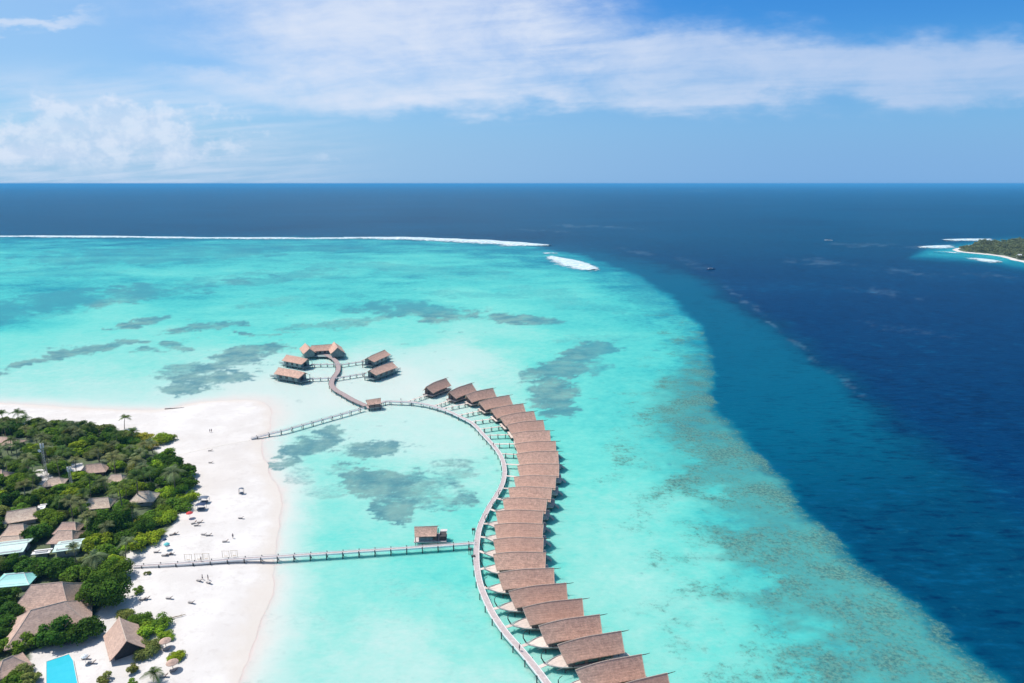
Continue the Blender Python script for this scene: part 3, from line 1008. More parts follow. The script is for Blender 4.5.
VP = [((426, 386), (446, 378)), ((449, 391), (471.7, 383)), ((466, 394), (492.8, 388)), ((479, 401), (509, 395)), ((491, 408.7), (523, 403.4)),
      ((500, 416), (533.6, 411)), ((507, 424), (543, 420)), ((512, 432.7), (549.7, 430.4)), ((515, 443), (555.5, 441)), ((516.5, 452.8), (558, 451)),
      ((517.5, 464.6), (559, 464)), ((514, 475.8), (556, 476)), ((508.6, 486.5), (552, 488)), ((503, 497.7), (547, 499)), ((496, 510), (543.2, 511)),
      ((494.5, 523.3), (543.3, 524)), ((493.4, 538), (543.5, 538)), ((493.4, 552.7), (545.7, 552.5)), ((498, 571.5), (553.7, 568)), ((509, 589.5), (566, 583)),
      ((523, 606), (582, 598.4)), ((539, 624), (599.5, 614.5)), ((558, 643), (620.8, 631)), ((576, 668), (641.3, 654.3)), ((603, 690), (667, 673)), ((632, 710), (696, 696))]
ORD = ['first', 'second', 'third', 'fourth', 'fifth', 'sixth', 'seventh', 'eighth', 'ninth', 'tenth', 'eleventh', 'twelfth', 'thirteenth', 'fourteenth', 'fifteenth',
       'sixteenth', 'seventeenth', 'eighteenth', 'nineteenth', 'twentieth', 'twenty first', 'twenty second', 'twenty third', 'twenty fourth', 'twenty fifth', 'twenty sixth']
villa0 = make_villa(False)
villa1 = make_villa(True)
cen = []
for a, b_ in VP:
    A, B = at(*a, 7.3), at(*b_, 7.9)
    cen.append((A, B))
villas = [villa0 if i == 0 else villa1 if i == 12 else copy_tree(villa0 if i < 12 else villa1) for i in range(len(cen))]
for i, (A, B) in enumerate(cen):
    o = villas[i]
    mid = (A + B) / 2
    d = B - A
    L = math.hypot(d.x, d.y)
    ang = math.atan2(d.y, d.x)
    near_ = [c for k, c in enumerate(cen) if abs(k - i) == 1]
    # room to the neighbours, measured across this villa
    sp = min(abs((Vector(((p[0] + p[1]) / 2).xy) - mid.xy).dot(Vector((-math.sin(ang), math.cos(ang))))) for p in near_)
    sy = min(1.30, max(0.90, sp / 8.9))
    if i < 3: sy = min(sy, 1.15)
    o.location = (mid.x, mid.y, 0)
    o.rotation_euler = (0, 0, ang)
    o.scale = (L / 16.8, sy, 1)
    if i == 0: lb = 'brown shingled overwater villa at the far end of the curved row, nearest the pavilion'
    elif i == 24: lb = 'brown shingled overwater villa at the bottom edge, last whole roof of the row'
    elif i == 25: lb = 'overwater villa just cut by the bottom edge past the end of the row'
    elif i < 12: lb = ORD[i] + ' brown roofed overwater villa counted from the far end of the curved row'
    else: lb = ORD[24 - i] + ' brown roofed overwater villa counted from the bottom edge of the picture' if i < 24 else ''
    tag(o, lb, 'overwater villa', 'overwater villas in a curved row')
    # gangway from the bow to the walkway
    ax = Vector((math.cos(ang), math.sin(ang)))
    tip = mid.xy - ax * (11.4 if i >= 12 else 7.3) * (L / 16.8)
    best = None
    for p in MAINLINE:
        v = Vector((p[0], p[1])) - tip
        al = -v.dot(ax); ac = abs(v.dot(Vector((-ax.y, ax.x))))
        if al > -1:
            cst = al * 0.35 + ac
            if best is None or cst < best[0]: best = (cst, Vector((p[0], p[1])))
    tgt = best[1]
    v = tgt - tip
    v = v * max(0.1, (v.length - 1.05) / v.length)
    inv = Matrix.Translation((mid.x, mid.y, 0)) @ Matrix.Rotation(ang, 4, 'Z') @ Matrix.Diagonal((L / 16.8, sy, 1, 1))
    inv = inv.inverted()
    mb = MB()
    A0 = np.array([tip.x, tip.y, 1.80]); B0 = np.array([tip.x + v.x, tip.y + v.y, 1.96])
    A0[:2] -= np.array(v.normalized()) * -0.0
    n_ = max(2, int(v.length / 3) + 1)
    line = np.array([A0 + (B0 - A0) * t for t in np.linspace(0, 1, n_)])
    ribbon(mb, line, -0.55, 0.55, -0.12, 0)
    mb.v = [tuple(inv @ Vector(p)) for p in mb.v]
    gw = mb.build('gangway', M['deck'], o)
    if v.length > 6:
        k = int(v.length / 3.2)
        pl = MB(); pl.tube([(0, 0, -2.4), (0, 0, 0.15)], 0.16, 5)
        pm = pl.mesh('gangway_post', M['post'])
        nrm = Vector((-v.y, v.x)).normalized()
        for j in range(k):
            for s in (-1, 1):
                q = mk('gangway_post', pm, gw)
                wp = tip + v * ((j + .5) / k) + nrm * s * 0.6
                q.location = inv @ Vector((wp.x, wp.y, 1.9))


# ------------------------------------------------------------------ huts of the far cluster
def make_hut():
    """hut on stilts: plain gable roof, taller visible walls, open gable with a porch, small deck at the other end"""
    root = empty('stilt_hut')
    HL = 9.0
    rf = gable_roof(-HL, HL - 0.6, -HL + 0.6, HL - 1.2, 4.6, 7.4, 4.6, curve=lambda x: -0.5 * max(0, -x / 9) ** 2, n_=8).build('roof', M['roof'], root)
    mb = MB(); mb.tube([(-HL - .1, 0, 6.95), (-4, 0, 7.35), (HL - .5, 0, 7.45)], 0.14, 5); mb.build('ridge_cap', M['cap'], rf)
    mb = MB(); mb.box(-6.6, 7.0, -3.5, 3.5, 1.8, 4.9)
    i = len(mb.v)
    for x in (-6.6, 7.0):
        i = len(mb.v)
        mb.v += [(x - .1, -3.5, 4.9), (x - .1, 3.5, 4.9), (x - .1, 0, 6.9), (x + .1, -3.5, 4.9), (x + .1, 3.5, 4.9), (x + .1, 0, 6.9)]
        mb.f += [(i, i + 2, i + 1), (i + 3, i + 4, i + 5), (i, i + 3, i + 5, i + 2), (i + 1, i + 2, i + 5, i + 4)]; mb.t += [.5] * 4
    mb.build('wall', M['teal'], root)
    for s in (-1, 1):
        for x in (-3.8, 0.2, 4.2):
            mb = MB(); mb.box(x - .9, x + .9, s * 3.53 - .03, s * 3.53 + .03, 2.2, 4.1); mb.build('window', M['glass'], root)
    mb = MB(); mb.box(-6.78, -6.71, -1.2, 1.2, 1.82, 4.2); mb.build('door', M['glass'], root)
    mb = MB(); mb.box(-9.4, 8.0, -3.7, 3.7, 1.5, 1.78); mb.build('deck', M['teal'], root)
    mb = MB(); mb.box(8.02, 13.0, -1.9, 1.9, 1.3, 1.5)
    mb.build('sun_deck', M['teal'], root)
    mb = MB()
    for s in (-1, 1):
        for x in np.arange(8.1, 13, .6): mb.box(x, x + .08, s * 1.85 - .04, s * 1.85 + .04, 1.51, 2.4)
        mb.box(8.05, 13, s * 1.85 - .05, s * 1.85 + .05, 2.41, 2.5)
    mb.build('railing', M['teal'], root)
    for s in (-1, 1):
        mb = MB()
        mb.tube([(-9.0, s * 3.5, 1.78), (-9.0, s * 3.5, 4.7)], .13, 5)
        mb.build('porch_post', M['dark'], root)
    sm_ = MB(); sm_.tube([(0, 0, -0.5), (0, 0, 1.5)], 0.22, 6); sme = sm_.mesh('stilt', M['post'])
    for x in (-9, -4.5, 0, 4.5, 7.5):
        for s in (-1, 1):
            q = mk('stilt', sme, root); q.location = (x, s * 3.4, 0)
    return root


hut = make_hut()
# (porch end of the ridge, far end of the ridge) in the photograph
HP = [((305, 372), (277.5, 367.6), 'front left hut of the far cluster, brown roof over grey walls'),
      ((307.5, 358.6), (285.5, 355.0), 'rear left hut of the far cluster, just behind another brown roofed hut'),
      ((367, 357.5), (385.5, 349.8), 'rear right hut of the far cluster with its porch facing the winding walkway'),
      ((369, 370), (393, 361.8), 'front right hut of the far cluster with a small sun deck at its outer end')]
for i, (a, b_, lb) in enumerate(HP):
    o = hut if i == 0 else copy_tree(hut)
    A, B = at(*a, 7.2), at(*b_, 7.2)
    mid = (A + B) / 2; d = B - A
    o.location = (mid.x, mid.y, 0); o.rotation_euler = (0, 0, math.atan2(d.y, d.x))
    s = math.hypot(d.x, d.y) / 18.0
    print('hut', i, s)
    o.scale = (s, min(1.1, max(.8, s)), 1)
    tag(o, lb, 'stilt hut', 'huts of the far cluster')

# the three-winged building at the head of the cluster
c0 = at(321, 357, 0)
sp_ = empty('stilt_lodge', (c0.x, c0.y, 0), R(0))
tag(sp_, 'wide lodge on stilts with three joined brown gables behind the far huts', 'lodge')


def local(p, o):
    return Matrix.Translation(o.location).inverted() @ Vector(p)


def wing(a, b_, hw, zr, ze, parent, zb=1.8):
    A, B = local(at(*a, zr), parent), local(at(*b_, zr), parent)
    mid = (A + B) / 2; d = B - A; L = math.hypot(d.x, d.y)
    T = Matrix.Translation((mid.x, mid.y, 0)) @ Matrix.Rotation(math.atan2(d.y, d.x), 4, 'Z')
    h = L / 2
    mb = gable_roof(-h, h, -h + .4, h - .4, hw, zr, ze, curve=lambda x: 0.0, n_=4)
    mb.v = [tuple(T @ Vector(p)) for p in mb.v]
    r_ = mb.build('roof', M['roof'], parent)
    mb = MB(); mb.tube([(-h, 0, zr + .03), (h, 0, zr + .03)], .13, 5); mb.v = [tuple(T @ Vector(p)) for p in mb.v]; mb.build('ridge_cap', M['cap'], r_)
    w = hw - 1.0; e = h - 1.2
    mb = MB(); zt = ze + .25
    mb.box(-e, e, -w, w, zb, zt)
    for x in (-e, e):
        i = len(mb.v); pk = zr - .45
        mb.v += [(x - .1, -w, zt), (x - .1, w, zt), (x - .1, 0, pk), (x + .1, -w, zt), (x + .1, w, zt), (x + .1, 0, pk)]
        mb.f += [(i, i + 2, i + 1), (i + 3, i + 4, i + 5), (i, i + 3, i + 5, i + 2), (i + 1, i + 2, i + 5, i + 4)]; mb.t += [.5] * 4
    mb.v = [tuple(T @ Vector(p)) for p in mb.v]
    mb.build('wall', M['teal'], parent)
    for s in (-1, 1):
        mb = MB()
        for x in np.arange(-e + 1.5, e - 1, 3.2): mb.box(x - .8, x + .8, s * (w + .03) - .03, s * (w + .03) + .03, zb + .5, zt - .6)
        if mb.v:
            mb.v = [tuple(T @ Vector(p)) for p in mb.v]; mb.build('window', M['glass'], parent)
    return T, h


wing((305, 343), (309.5, 348.5), 4.4, 8.0, 4.4, sp_)
wing((311, 345.6), (332, 344.2), 4.8, 7.6, 4.4, sp_)
wing((334, 341.6), (337.5, 347.5), 4.9, 8.8, 4.6, sp_)
mb = MB(); mb.box(-12, 15, -6.0, 9, 1.5, 1.78); mb.build('deck', M['teal'], sp_)
mb = MB(); mb.box(15.02, 18, -5, 0, 1.5, 3.0); mb.build('side_deck', M['teal'], sp_)
mb = MB(); mb.tube([(0, 0, -.5), (0, 0, 1.5)], .22, 6); sme = mb.mesh('stilt', M['post'])
for x in np.arange(-11, 15, 5.0):
    for y in (-5.6, 8.4):
        q = mk('stilt', sme, sp_); q.location = (x, y, 0)

# ------------------------------------------------------------------ pavilion and kiosk
p0 = at(374, 409, 0)
pv = empty('pavilion', (p0.x, p0.y, 0), R(22))
tag(pv, 'small open pavilion on stilts where the walkways meet', 'pavilion')
rf = gable_roof(-4.2, 4.0, -3.6, 3.4, 3.2, 5.8, 3.7, curve=lambda x: -0.25 * max(0, -x / 4) ** 2, n_=5).build('roof', M['roof'], pv)
mb = MB(); mb.tube([(-4.3, 0, 5.6), (4.1, 0, 5.85)], .11, 5); mb.build('ridge_cap', M['cap'], rf)
mb = MB(); mb.box(-4, 4, -2.9, 2.9, 1.5, 1.8); mb.build('deck', M['jetty_dark'], pv)
for x in (-3, 0, 3):
    for y in (-2.5, 2.5):
        mb = MB(); mb.tube([(x, y, -.5), (x, y, 4.2)], .14, 6); mb.build('post', M['dark'], pv)
mb = MB(); mb.box(-3, 3, 2.3, 2.45, 1.8, 2.5); mb.box(-3, 3, -2.45, -2.3, 1.8, 2.7); mb.build('bench', M['hull'], pv)

k0 = at(426, 547, 0)
ks = empty('jetty_hut', (k0.x, k0.y + 3.0, 0), R(3))
tag(ks, 'small hut beside the straight jetty with an open front and brown roof', 'hut')
rf = gable_roof(-4.2, 3.7, -3.9, 3.4, 2.8, 6.0, 3.8, curve=lambda x: 0.0, n_=5).build('roof', M['roof'], ks)
mb = MB(); mb.tube([(-4.2, 0, 6.03), (4.3, 0, 6.1)], .1, 5); mb.build('ridge_cap', M['cap'], rf)
mb = MB(); mb.box(-4.2, 6.8, -2.9, 2.9, 1.5, 1.82); mb.build('deck', M['jetty'], ks)
mb = MB(); mb.box(-2.6, 3.3, 0.2, 2.5, 1.83, 4.2); mb.box(3.32, 3.5, -2.4, 2.5, 1.83, 4.0); mb.build('wall', M['wall'], ks)
mb = MB(); mb.box(-2.2, 2.4, .1, .17, 2.2, 3.7); mb.build('window', M['glass'], ks)
mb = MB(); mb.box(-2.6, 2.2, -1.9, -1.5, 1.83, 2.85); mb.build('counter', M['turq'] if False else M['teal'], ks)
for x in (-3.7, 3.8):
    for y in (-2.5, 2.5):
        mb = MB(); mb.tube([(x, y, -.5), (x, y, 3.9)], .12, 6); mb.build('post', M['dark'], ks)
mb = MB()
mb.box(4.4, 6.6, -2.2, 1.8, 1.83, 3.3); mb.build('store', M['dark'], ks)
mb = MB(); mb.box(4.6, 6.9, 1.0, 2.6, 3.32, 3.5); mb.build('store_lid', M['rail'], ks)

# little platforms and lamp boxes on the walkway by the junction
for (x, y, lb) in ((473.5, 529.5, 'small dark box on posts beside the walkway, behind the straight jetty'), (469.8, 549.3, 'small dark box on posts beside the walkway, in front of the straight jetty'),
                   (473.3, 556.5, 'low dark box clinging to the walkway edge, nearest of three')):
    p = at(x, y, 1.9)
    o = empty('lamp_box', (p.x, p.y, 0)); tag(o, lb, 'lamp box', 'lamp boxes beside the walkway')
    mb = MB(); mb.box(-.6, .6, -.4, .4, 1.7, 2.3); mb.build('box', M['post'], o)
    mb = MB(); mb.tube([(-.3, 0, -.5), (-.3, 0, 1.7)], .1, 5); mb.tube([(.3, 0, -.5), (.3, 0, 1.7)], .1, 5); mb.build('post', M['post'], o)
#@@PART3
# ------------------------------------------------------------------ island buildings
def building(label, a, b_, zr, ze, hw, hip, roofm, wallm='wall', cat='building', name='thatched_building', over=0.7, group=None):
    A, B = at(*a, zr), at(*b_, zr)
    mid = (A + B) / 2; d = B - A; h = math.hypot(d.x, d.y) / 2
    gz_ = ground_z(mid.x, mid.y)
    o = empty(name, (mid.x, mid.y, gz_), math.atan2(d.y, d.x))
    tag(o, label, cat, group)
    zr -= gz_; ze -= gz_
    X = h + hip
    mb = MB()
    n_ = 5
    def ring(u):
        s_ = -0.22 * math.sin(math.pi * u)
        z = zr + (ze - zr) * u + s_
        return [(-h - hip * u, -hw * u, z), (h + hip * u, -hw * u, z), (h + hip * u, hw * u, z), (-h - hip * u, hw * u, z)]
    i0 = len(mb.v)
    for th in (0, -0.22):
        for k in range(n_ + 1):
            mb.v += [(x, y, z + th) for x, y, z in ring(k / n_)]
    m_ = (n_ + 1) * 4
    sides = (0, 1, 2, 3) if hip > 0 else (0, 2)
    for k in range(n_):
        for j in sides:
            a_, b2 = i0 + k * 4 + j, i0 + k * 4 + (j + 1) % 4
            mb.f += [(a_, a_ + 4, b2 + 4, b2), (a_ + m_, b2 + m_, b2 + 4 + m_, a_ + 4 + m_)]; mb.t += [.5, .5]
    for j in sides:
        a_, b2 = i0 + n_ * 4 + j, i0 + n_ * 4 + (j + 1) % 4
        mb.f.append((a_, a_ + m_, b2 + m_, b2)); mb.t.append(.5)
    rf = mb.build('roof', M[roofm], o)
    mb = MB(); mb.tube([(-h - .1, 0, zr), (h + .1, 0, zr)], .13, 5)
    if hip > 0:
        for sx in (-1, 1):
            for sy in (-1, 1):
                mb.tube([(sx * (h + hip * u), sy * hw * u, zr + (ze - zr) * u - .22 * math.sin(math.pi * u)) for u in np.linspace(0, 1, 5)], .10, 4)
    mb.build('ridge_cap', M['cap'] if 'roof' not in roofm or roofm == 'roof' else M['white'], rf)
    wx, wy = X - over - .3, hw - over
    wz = ze + (zr - ze) * (over / hw) * 0.75
    mb = MB(); mb.box(-wx, wx, -wy, wy, -0.3, wz); mb.build('wall', M[wallm], o)
    if hip <= 0:
        for sx in (-1, 1):
            mb = MB(); i = 0; x = sx * wx
            mb.v += [(x - .1, -wy, wz), (x - .1, wy, wz), (x - .1, 0, zr - .4), (x + .1, -wy, wz), (x + .1, wy, wz), (x + .1, 0, zr - .4)]
            mb.f += [(0, 2, 1), (3, 4, 5), (0, 3, 5, 2), (1, 2, 5, 4)]; mb.t += [.5] * 4
            mb.build('gable', M[wallm], o)
    k = max(1, int(wx / 2.2))
    for s_ in (-1, 1):
        for q in range(k):
            x = -wx + (q + .5) * 2 * wx / k
            w_ = MB(); w_.box(x - .6, x + .6, s_ * (wy + .03) - .04, s_ * (wy + .03) + .04, 0.9, min(2.2, wz - .2))
            w_.build('window', M['glass'], o)
    mb = MB(); mb.box(wx + .01, wx + .09, -.5, .5, 0.0, 2.1); mb.build('door', M['dark'], o)
    ROOFS.append((o, [topx(*(o.matrix_basis @ Vector(p))) for p in (ring(1) + ring(0))], mid.y, label))
    BASES.append((mid.x, mid.y, math.atan2(d.y, d.x), X, hw))
    return o


ROOFS, BASES = [], []
B_ = building
B_('brown roofed house at the left edge under the beach-side palms', (-10, 436), (13, 437.5), 6, 3.3, 4.2, 3, 'thatch', cat='house')
B_('half hidden brown roof at the left edge below the first white mast', (-12, 469), (2, 470), 5.5, 3.2, 3.2, 2.5, 'thatch', cat='house')
B_('small pink roofed house beside the sandy clearing and the white mast', (49, 478), (59, 477), 5.5, 3.2, 3.2, 2.2, 'thatch_pink', cat='house')
B_('brown roofed house right of the sandy clearing deep among trees', (86, 464.5), (101, 463.2), 5.8, 3.2, 3.6, 2.5, 'thatch', cat='house')
B_('small pink roofed house half hidden between tall palms', (111, 474.5), (121, 474), 5.6, 3.2, 3.2, 2, 'thatch_pink', cat='house')
B_('pink hip roofed house by the bright shrubs next to the beach', (138, 491.5), (149, 490.8), 6, 3.2, 3.9, 2.6, 'thatch_pink', 'wall_grey', cat='house')
B_('pink hip roofed house with grey walls behind the huge round tree', (89, 498.5), (108, 497.0), 6, 3.3, 3.6, 1.6, 'thatch_pink', 'wall_grey', cat='house')
B_('long pale pink roof, rearmost of the three at the left', (7, 511.5), (36, 506.8), 6.0, 3.2, 4.2, .9, 'thatch_pink', 'wall_grey', cat='house')
B_('pink hip roofed house between the long pink roof and green roof', (9, 525), (23, 524), 6, 3.2, 3.6, 2, 'thatch_pink', cat='house')
B_('low pink roof tucked behind the large pale green roof', (2, 536.5), (19, 535.5), 5, 3.2, 3.0, 2, 'thatch_pink', cat='house')
B_('small brown upper roof of the pair behind the pale green roofs', (62, 522.5), (75, 522), 7, 4.6, 3.4, 1.8, 'thatch', 'wall_grey', cat='house')
B_('broad brown roof just behind the smaller pale green roof', (58, 530.5), (72, 530), 6, 3.4, 4.2, 2, 'thatch', 'wall_grey', cat='house')
B_('large pale green roofed building at the left edge', (-8, 547), (28, 542.5), 4.9, 4.1, 4.6, 0, 'green_roof', 'wall_grey', cat='building', name='service_building')
B_('smaller pale green roofed building left of the bright green trees', (55, 545), (82, 541.3), 4.6, 3.9, 3.6, 0, 'green_roof', 'wall_grey', cat='building', name='service_building')
B_('low white roofed link between the two pale green roofs', (32.5, 551.5), (51, 549.5), 3.6, 3.3, 1.5, 0, 'white', 'wall_grey', cat='building', name='service_building')
B_('small white roof peeping out behind the long pink roof', (38, 505.5), (46, 504.5), 4.8, 4.2, 2.2, 0, 'white', 'wall_grey', cat='building', name='service_building')
B_('turquoise hip roofed building at the left edge', (7, 574.5), (24, 573), 5.2, 3.4, 4.0, 3, 'turq_roof', 'wall_grey', cat='building', name='service_building')
B_('wide brown thatched hall behind the largest thatched roof', (31, 585), (62, 582), 8, 3.4, 6.4, 3.6, 'thatch', cat='hall')
B_('largest brown thatched hall with long sweeping hips near the pool', (31, 610), (64, 601.5), 8.5, 3.2, 7.4, 6.0, 'thatch', cat='hall')
B_('steep brown gabled open hut standing on white sand right of the pool', (119, 617), (126.5, 641), 6.6, 2.6, 4.2, 0, 'thatch', 'dark', cat='hut', name='beach_hut', over=1.3)
B_('small pinkish hip roof at the left edge beside the pool', (3, 660), (12, 656), 5.5, 3.0, 3.6, 3, 'thatch', cat='hut', name='beach_hut')

# pool
pc = [at(46.5, 662, 1.6), at(69, 654.5, 1.6), at(73, 661, 1.6), at(79, 692, 1.6), at(46.5, 692, 1.6)]
ctr = sum(pc, Vector()) / 5
pool = empty('swimming_pool', (ctr.x, ctr.y, 1.45))
tag(pool, 'bright blue swimming pool set in white sand beside thatched roofs', 'pool')
out_ = [((p - ctr).x, (p - ctr).y) for p in reversed(pc)]
mb = MB(); mb.prism(out_, -.3, 0.22); mb.build('pool_water', M['pool'], pool)
mb = MB()
nn = len(out_)
big = [(x * 1.055, y * 1.055) for x, y in out_]
for k in range(nn):
    a_, b2, c2, d2 = out_[k], out_[(k + 1) % nn], big[(k + 1) % nn], big[k]
    i = len(mb.v)
    mb.v += [(p[0], p[1], z) for z in (-.2, .30) for p in (a_, b2, c2, d2)]
    for f in ((3, 2, 1, 0), (4, 5, 6, 7), (0, 1, 5, 4), (1, 2, 6, 5), (2, 3, 7, 6), (3, 0, 4, 7)):
        mb.f.append(tuple(i + q for q in f)); mb.t.append(.5)
mb.build('coping', M['stone'], pool)

# lattice masts
def mast(px_, py_, h, label, dish):
    p = at(px_, py_, 1.4)
    o = empty('lattice_mast', (p.x, p.y, 1.3)); tag(o, label, 'mast', 'lattice masts')
    mb = MB()
    w = .55
    for k in range(3):
        t = 2 * math.pi * k / 3
        mb.tube([(w * math.cos(t), w * math.sin(t), 0), (w * .7 * math.cos(t), w * .7 * math.sin(t), h)], .09, 4)
        for j in range(int(h)):
            t2 = t + 2 * math.pi / 3
            s0, s1 = 1 - .3 * j / h, 1 - .3 * (j + 1) / h
            mb.tube([(w * s0 * math.cos(t), w * s0 * math.sin(t), j), (w * s1 * math.cos(t2), w * s1 * math.sin(t2), j + 1)], .05, 4)
    mb.build('lattice', M['rail'], o)
    mb = MB(); mb.box(-.25, .25, -.75, -.5, h - 2.2, h - .2); mb.box(.5, .75, -.2, .25, h - 2.0, h - .2); mb.box(-.8, -.55, -.1, .3, h - 2.0, h - .3)
    mb.build('antenna_panels', M['white'], o)
    if dish:
        mb = MB(); mb.lathe([(0.02, 0), (.5, .08), (.7, .25)], 10)
        mb.v = [(x * 1 - .9, -z - .3, y + h - 3.2) for x, y, z in mb.v]
        mb.build('dish', M['white'], o)
mast(47, 478, 15.5, 'taller white lattice mast with dish standing among the island trees', True)
mast(72.5, 492, 11.0, 'shorter white lattice mast right of the taller one', False)

# ------------------------------------------------------------------ trees
def crown_mesh(seed, nl, leaf, flat=0.75, lobes=16, name='crown', base=0.35, spread=.72):
    rng = np.random.default_rng(seed)
    mb = MB()
    L = []
    for k in range(lobes):
        a = rng.uniform(0, 2 * math.pi); r = spread * math.sqrt(rng.uniform(0, 1))
        rr = rng.uniform(.24, .42)
        z = base + (flat * math.sqrt(max(0, 1 - r * r)) - .1) * rng.uniform(.15, 1.0)
        L.append((r * math.cos(a), r * math.sin(a), z, rr, rng.uniform(0, 1)))
    w = np.array([l[3] ** 2 for l in L]); w /= w.sum()
    idx = rng.choice(len(L), nl, p=w)
    d = rng.normal(size=(nl, 3)); d /= np.linalg.norm(d, axis=1)[:, None]
    d[:, 2] = np.where(d[:, 2] < -0.3, -d[:, 2], d[:, 2])
    rad = rng.uniform(.62, 1.1, nl)
    P_ = np.array([L[i][:3] for i in idx]) + d * (np.array([L[i][3] for i in idx]) * rad)[:, None] * np.array([1, 1, .8])
    nrm = d + rng.normal(size=(nl, 3)) * .45 + np.array([0, 0, .35])
    nrm /= np.linalg.norm(nrm, axis=1)[:, None]
    t1 = np.cross(nrm, rng.normal(size=(nl, 3))); t1 /= np.linalg.norm(t1, axis=1)[:, None]
    t2 = np.cross(nrm, t1)
    s1 = leaf * rng.uniform(.7, 1.4, nl)[:, None]; s2 = s1 * rng.uniform(.5, .9, (nl, 1))
    A = P_ - t1 * s1; B = P_ - t2 * s2; C = P_ + t1 * s1; D_ = P_ + t2 * s2
    V_ = np.stack([A, B, C, D_], 1).reshape(-1, 3)
    me = bpy.data.meshes.new(name)
    me.vertices.add(nl * 4); me.vertices.foreach_set('co', V_.astype(np.float32).ravel())
    me.loops.add(nl * 4); me.loops.foreach_set('vertex_index', np.arange(nl * 4, dtype=np.int32))
    me.polygons.add(nl); me.polygons.foreach_set('loop_start', np.arange(0, nl * 4, 4, dtype=np.int32)); me.polygons.foreach_set('loop_total', np.full(nl, 4, np.int32))
    tone = np.array([L[i][4] for i in idx]) * .5 + rng.uniform(0, .5, nl)
    me.attributes.new('tone', 'FLOAT', 'FACE').data.foreach_set('value', tone.astype(np.float32))
    me.materials.append(M['leaf']); me.update(calc_edges=True)
    return me


def trunk_mesh(seed, top=0.8):
    rng = random.Random(seed)
    mb = MB()
    mb.tube([(0, 0, -.12), (.02, .01, .2), (.03, -.02, .45)], [.10, .07, .05], 6)
    for k in range(4):
        a = k * 1.6 + rng.random()
        mb.tube([(.03, -.02, .4), (.25 * math.cos(a), .25 * math.sin(a), .62), (.5 * math.cos(a), .5 * math.sin(a), top + .05 * rng.random())], [.045, .03, .012], 5)
    return mb.mesh('trunk', M['bark'])


def frond(mb, ax, el, L, rng, droop=1.0):
    n_ = 9
    ca, sa = math.cos(ax), math.sin(ax)
    pts = []
    for k in range(n_ + 1):
        t = k / n_
        r = L * (math.sin(el) * 0 + math.cos(el) * t) * (1 - .12 * t * droop)
        z = L * (math.sin(el) * t - .55 * droop * t * t)
        pts.append(Vector((r * ca, r * sa, z)))
    side = Vector((-sa, ca, 0))
    tn = rng.random()
    for k in range(n_):
        a, b2 = pts[k], pts[k + 1]
        t = (k + .5) / n_
        wl = L * .30 * math.sin(math.pi * min(1, t * .85 + .15)) ** .7
        for s_ in (-1, 1):
            for q in (0.1, 0.55):
                p = a.lerp(b2, q); p2 = a.lerp(b2, q + .36)
                tip = p2 + side * s_ * wl + (b2 - a) * .9 + Vector((0, 0, -wl * .45))
                mb.poly([p, tip, p2], tn * .6 + .4 * rng.random())
    mb.tube(pts, [.05] * len(pts), 3, cap=False)


def palm_meshes(seed, h, nf=19, L=4.3):
    rng = random.Random(seed)
    lean = rng.uniform(.3, 1.6); la = rng.uniform(0, 6.28)
    lx, ly = lean * math.cos(la), lean * math.sin(la)
    tm = MB()
    tm.tube([(lx * (t ** 1.6), ly * (t ** 1.6), h * t - .3 * (1 - t)) for t in np.linspace(0, 1, 7)], [.24, .19, .17, .16, .15, .14, .13], 6)
    cm = MB()
    for k in range(nf):
        frond(cm, k * 2.399 + rng.uniform(-.2, .2), rng.uniform(.05, 1.35), L * rng.uniform(.85, 1.15), rng)
    cm.v = [(x + lx, y + ly, z + h) for x, y, z in cm.v]
    return tm.mesh('trunk', M['bark']), cm.mesh('crown', M['leaf'], tones=True)


CROWNS = {
    'big': [crown_mesh(100 + k, 9500, .042, .85, 46, base=.16) for k in range(3)],
    'tree': [crown_mesh(200 + k, 4600, .060, .80, 30, base=.14) for k in range(6)],
    'shrub': [crown_mesh(300 + k, 3600, .050, .42, 20, base=.10, spread=.74) for k in range(4)],
    'small': [crown_mesh(400 + k, 700, .10, .6, 8, base=.15) for k in range(3)],
}
TR = [trunk_mesh(k) for k in range(3)]
PALMS = [palm_meshes(500 + k, 6.2 + (k % 4) * .9) for k in range(7)]
LOWPALM = palm_meshes(555, 2.4, 15, 3.6)
TONE = {'dark': (0.066, 0.140, 0.016), 'mid': (0.150, 0.250, 0.024), 'olive': (0.22, 0.255, 0.065), 'bright': (0.29, 0.40, 0.028), 'palm': (0.14, 0.21, 0.05),
        'greypalm': (0.25, 0.28, 0.12), 'yellow': (0.38, 0.34, 0.04)}
WORD = {'dark': 'dark green', 'mid': 'green', 'olive': 'greyish olive', 'bright': 'bright yellow green', 'palm': 'dark green', 'greypalm': 'pale grey green', 'yellow': 'yellowish'}
rt = random.Random(11)
TREES = []          # (object, px, py, kind, tone, size)


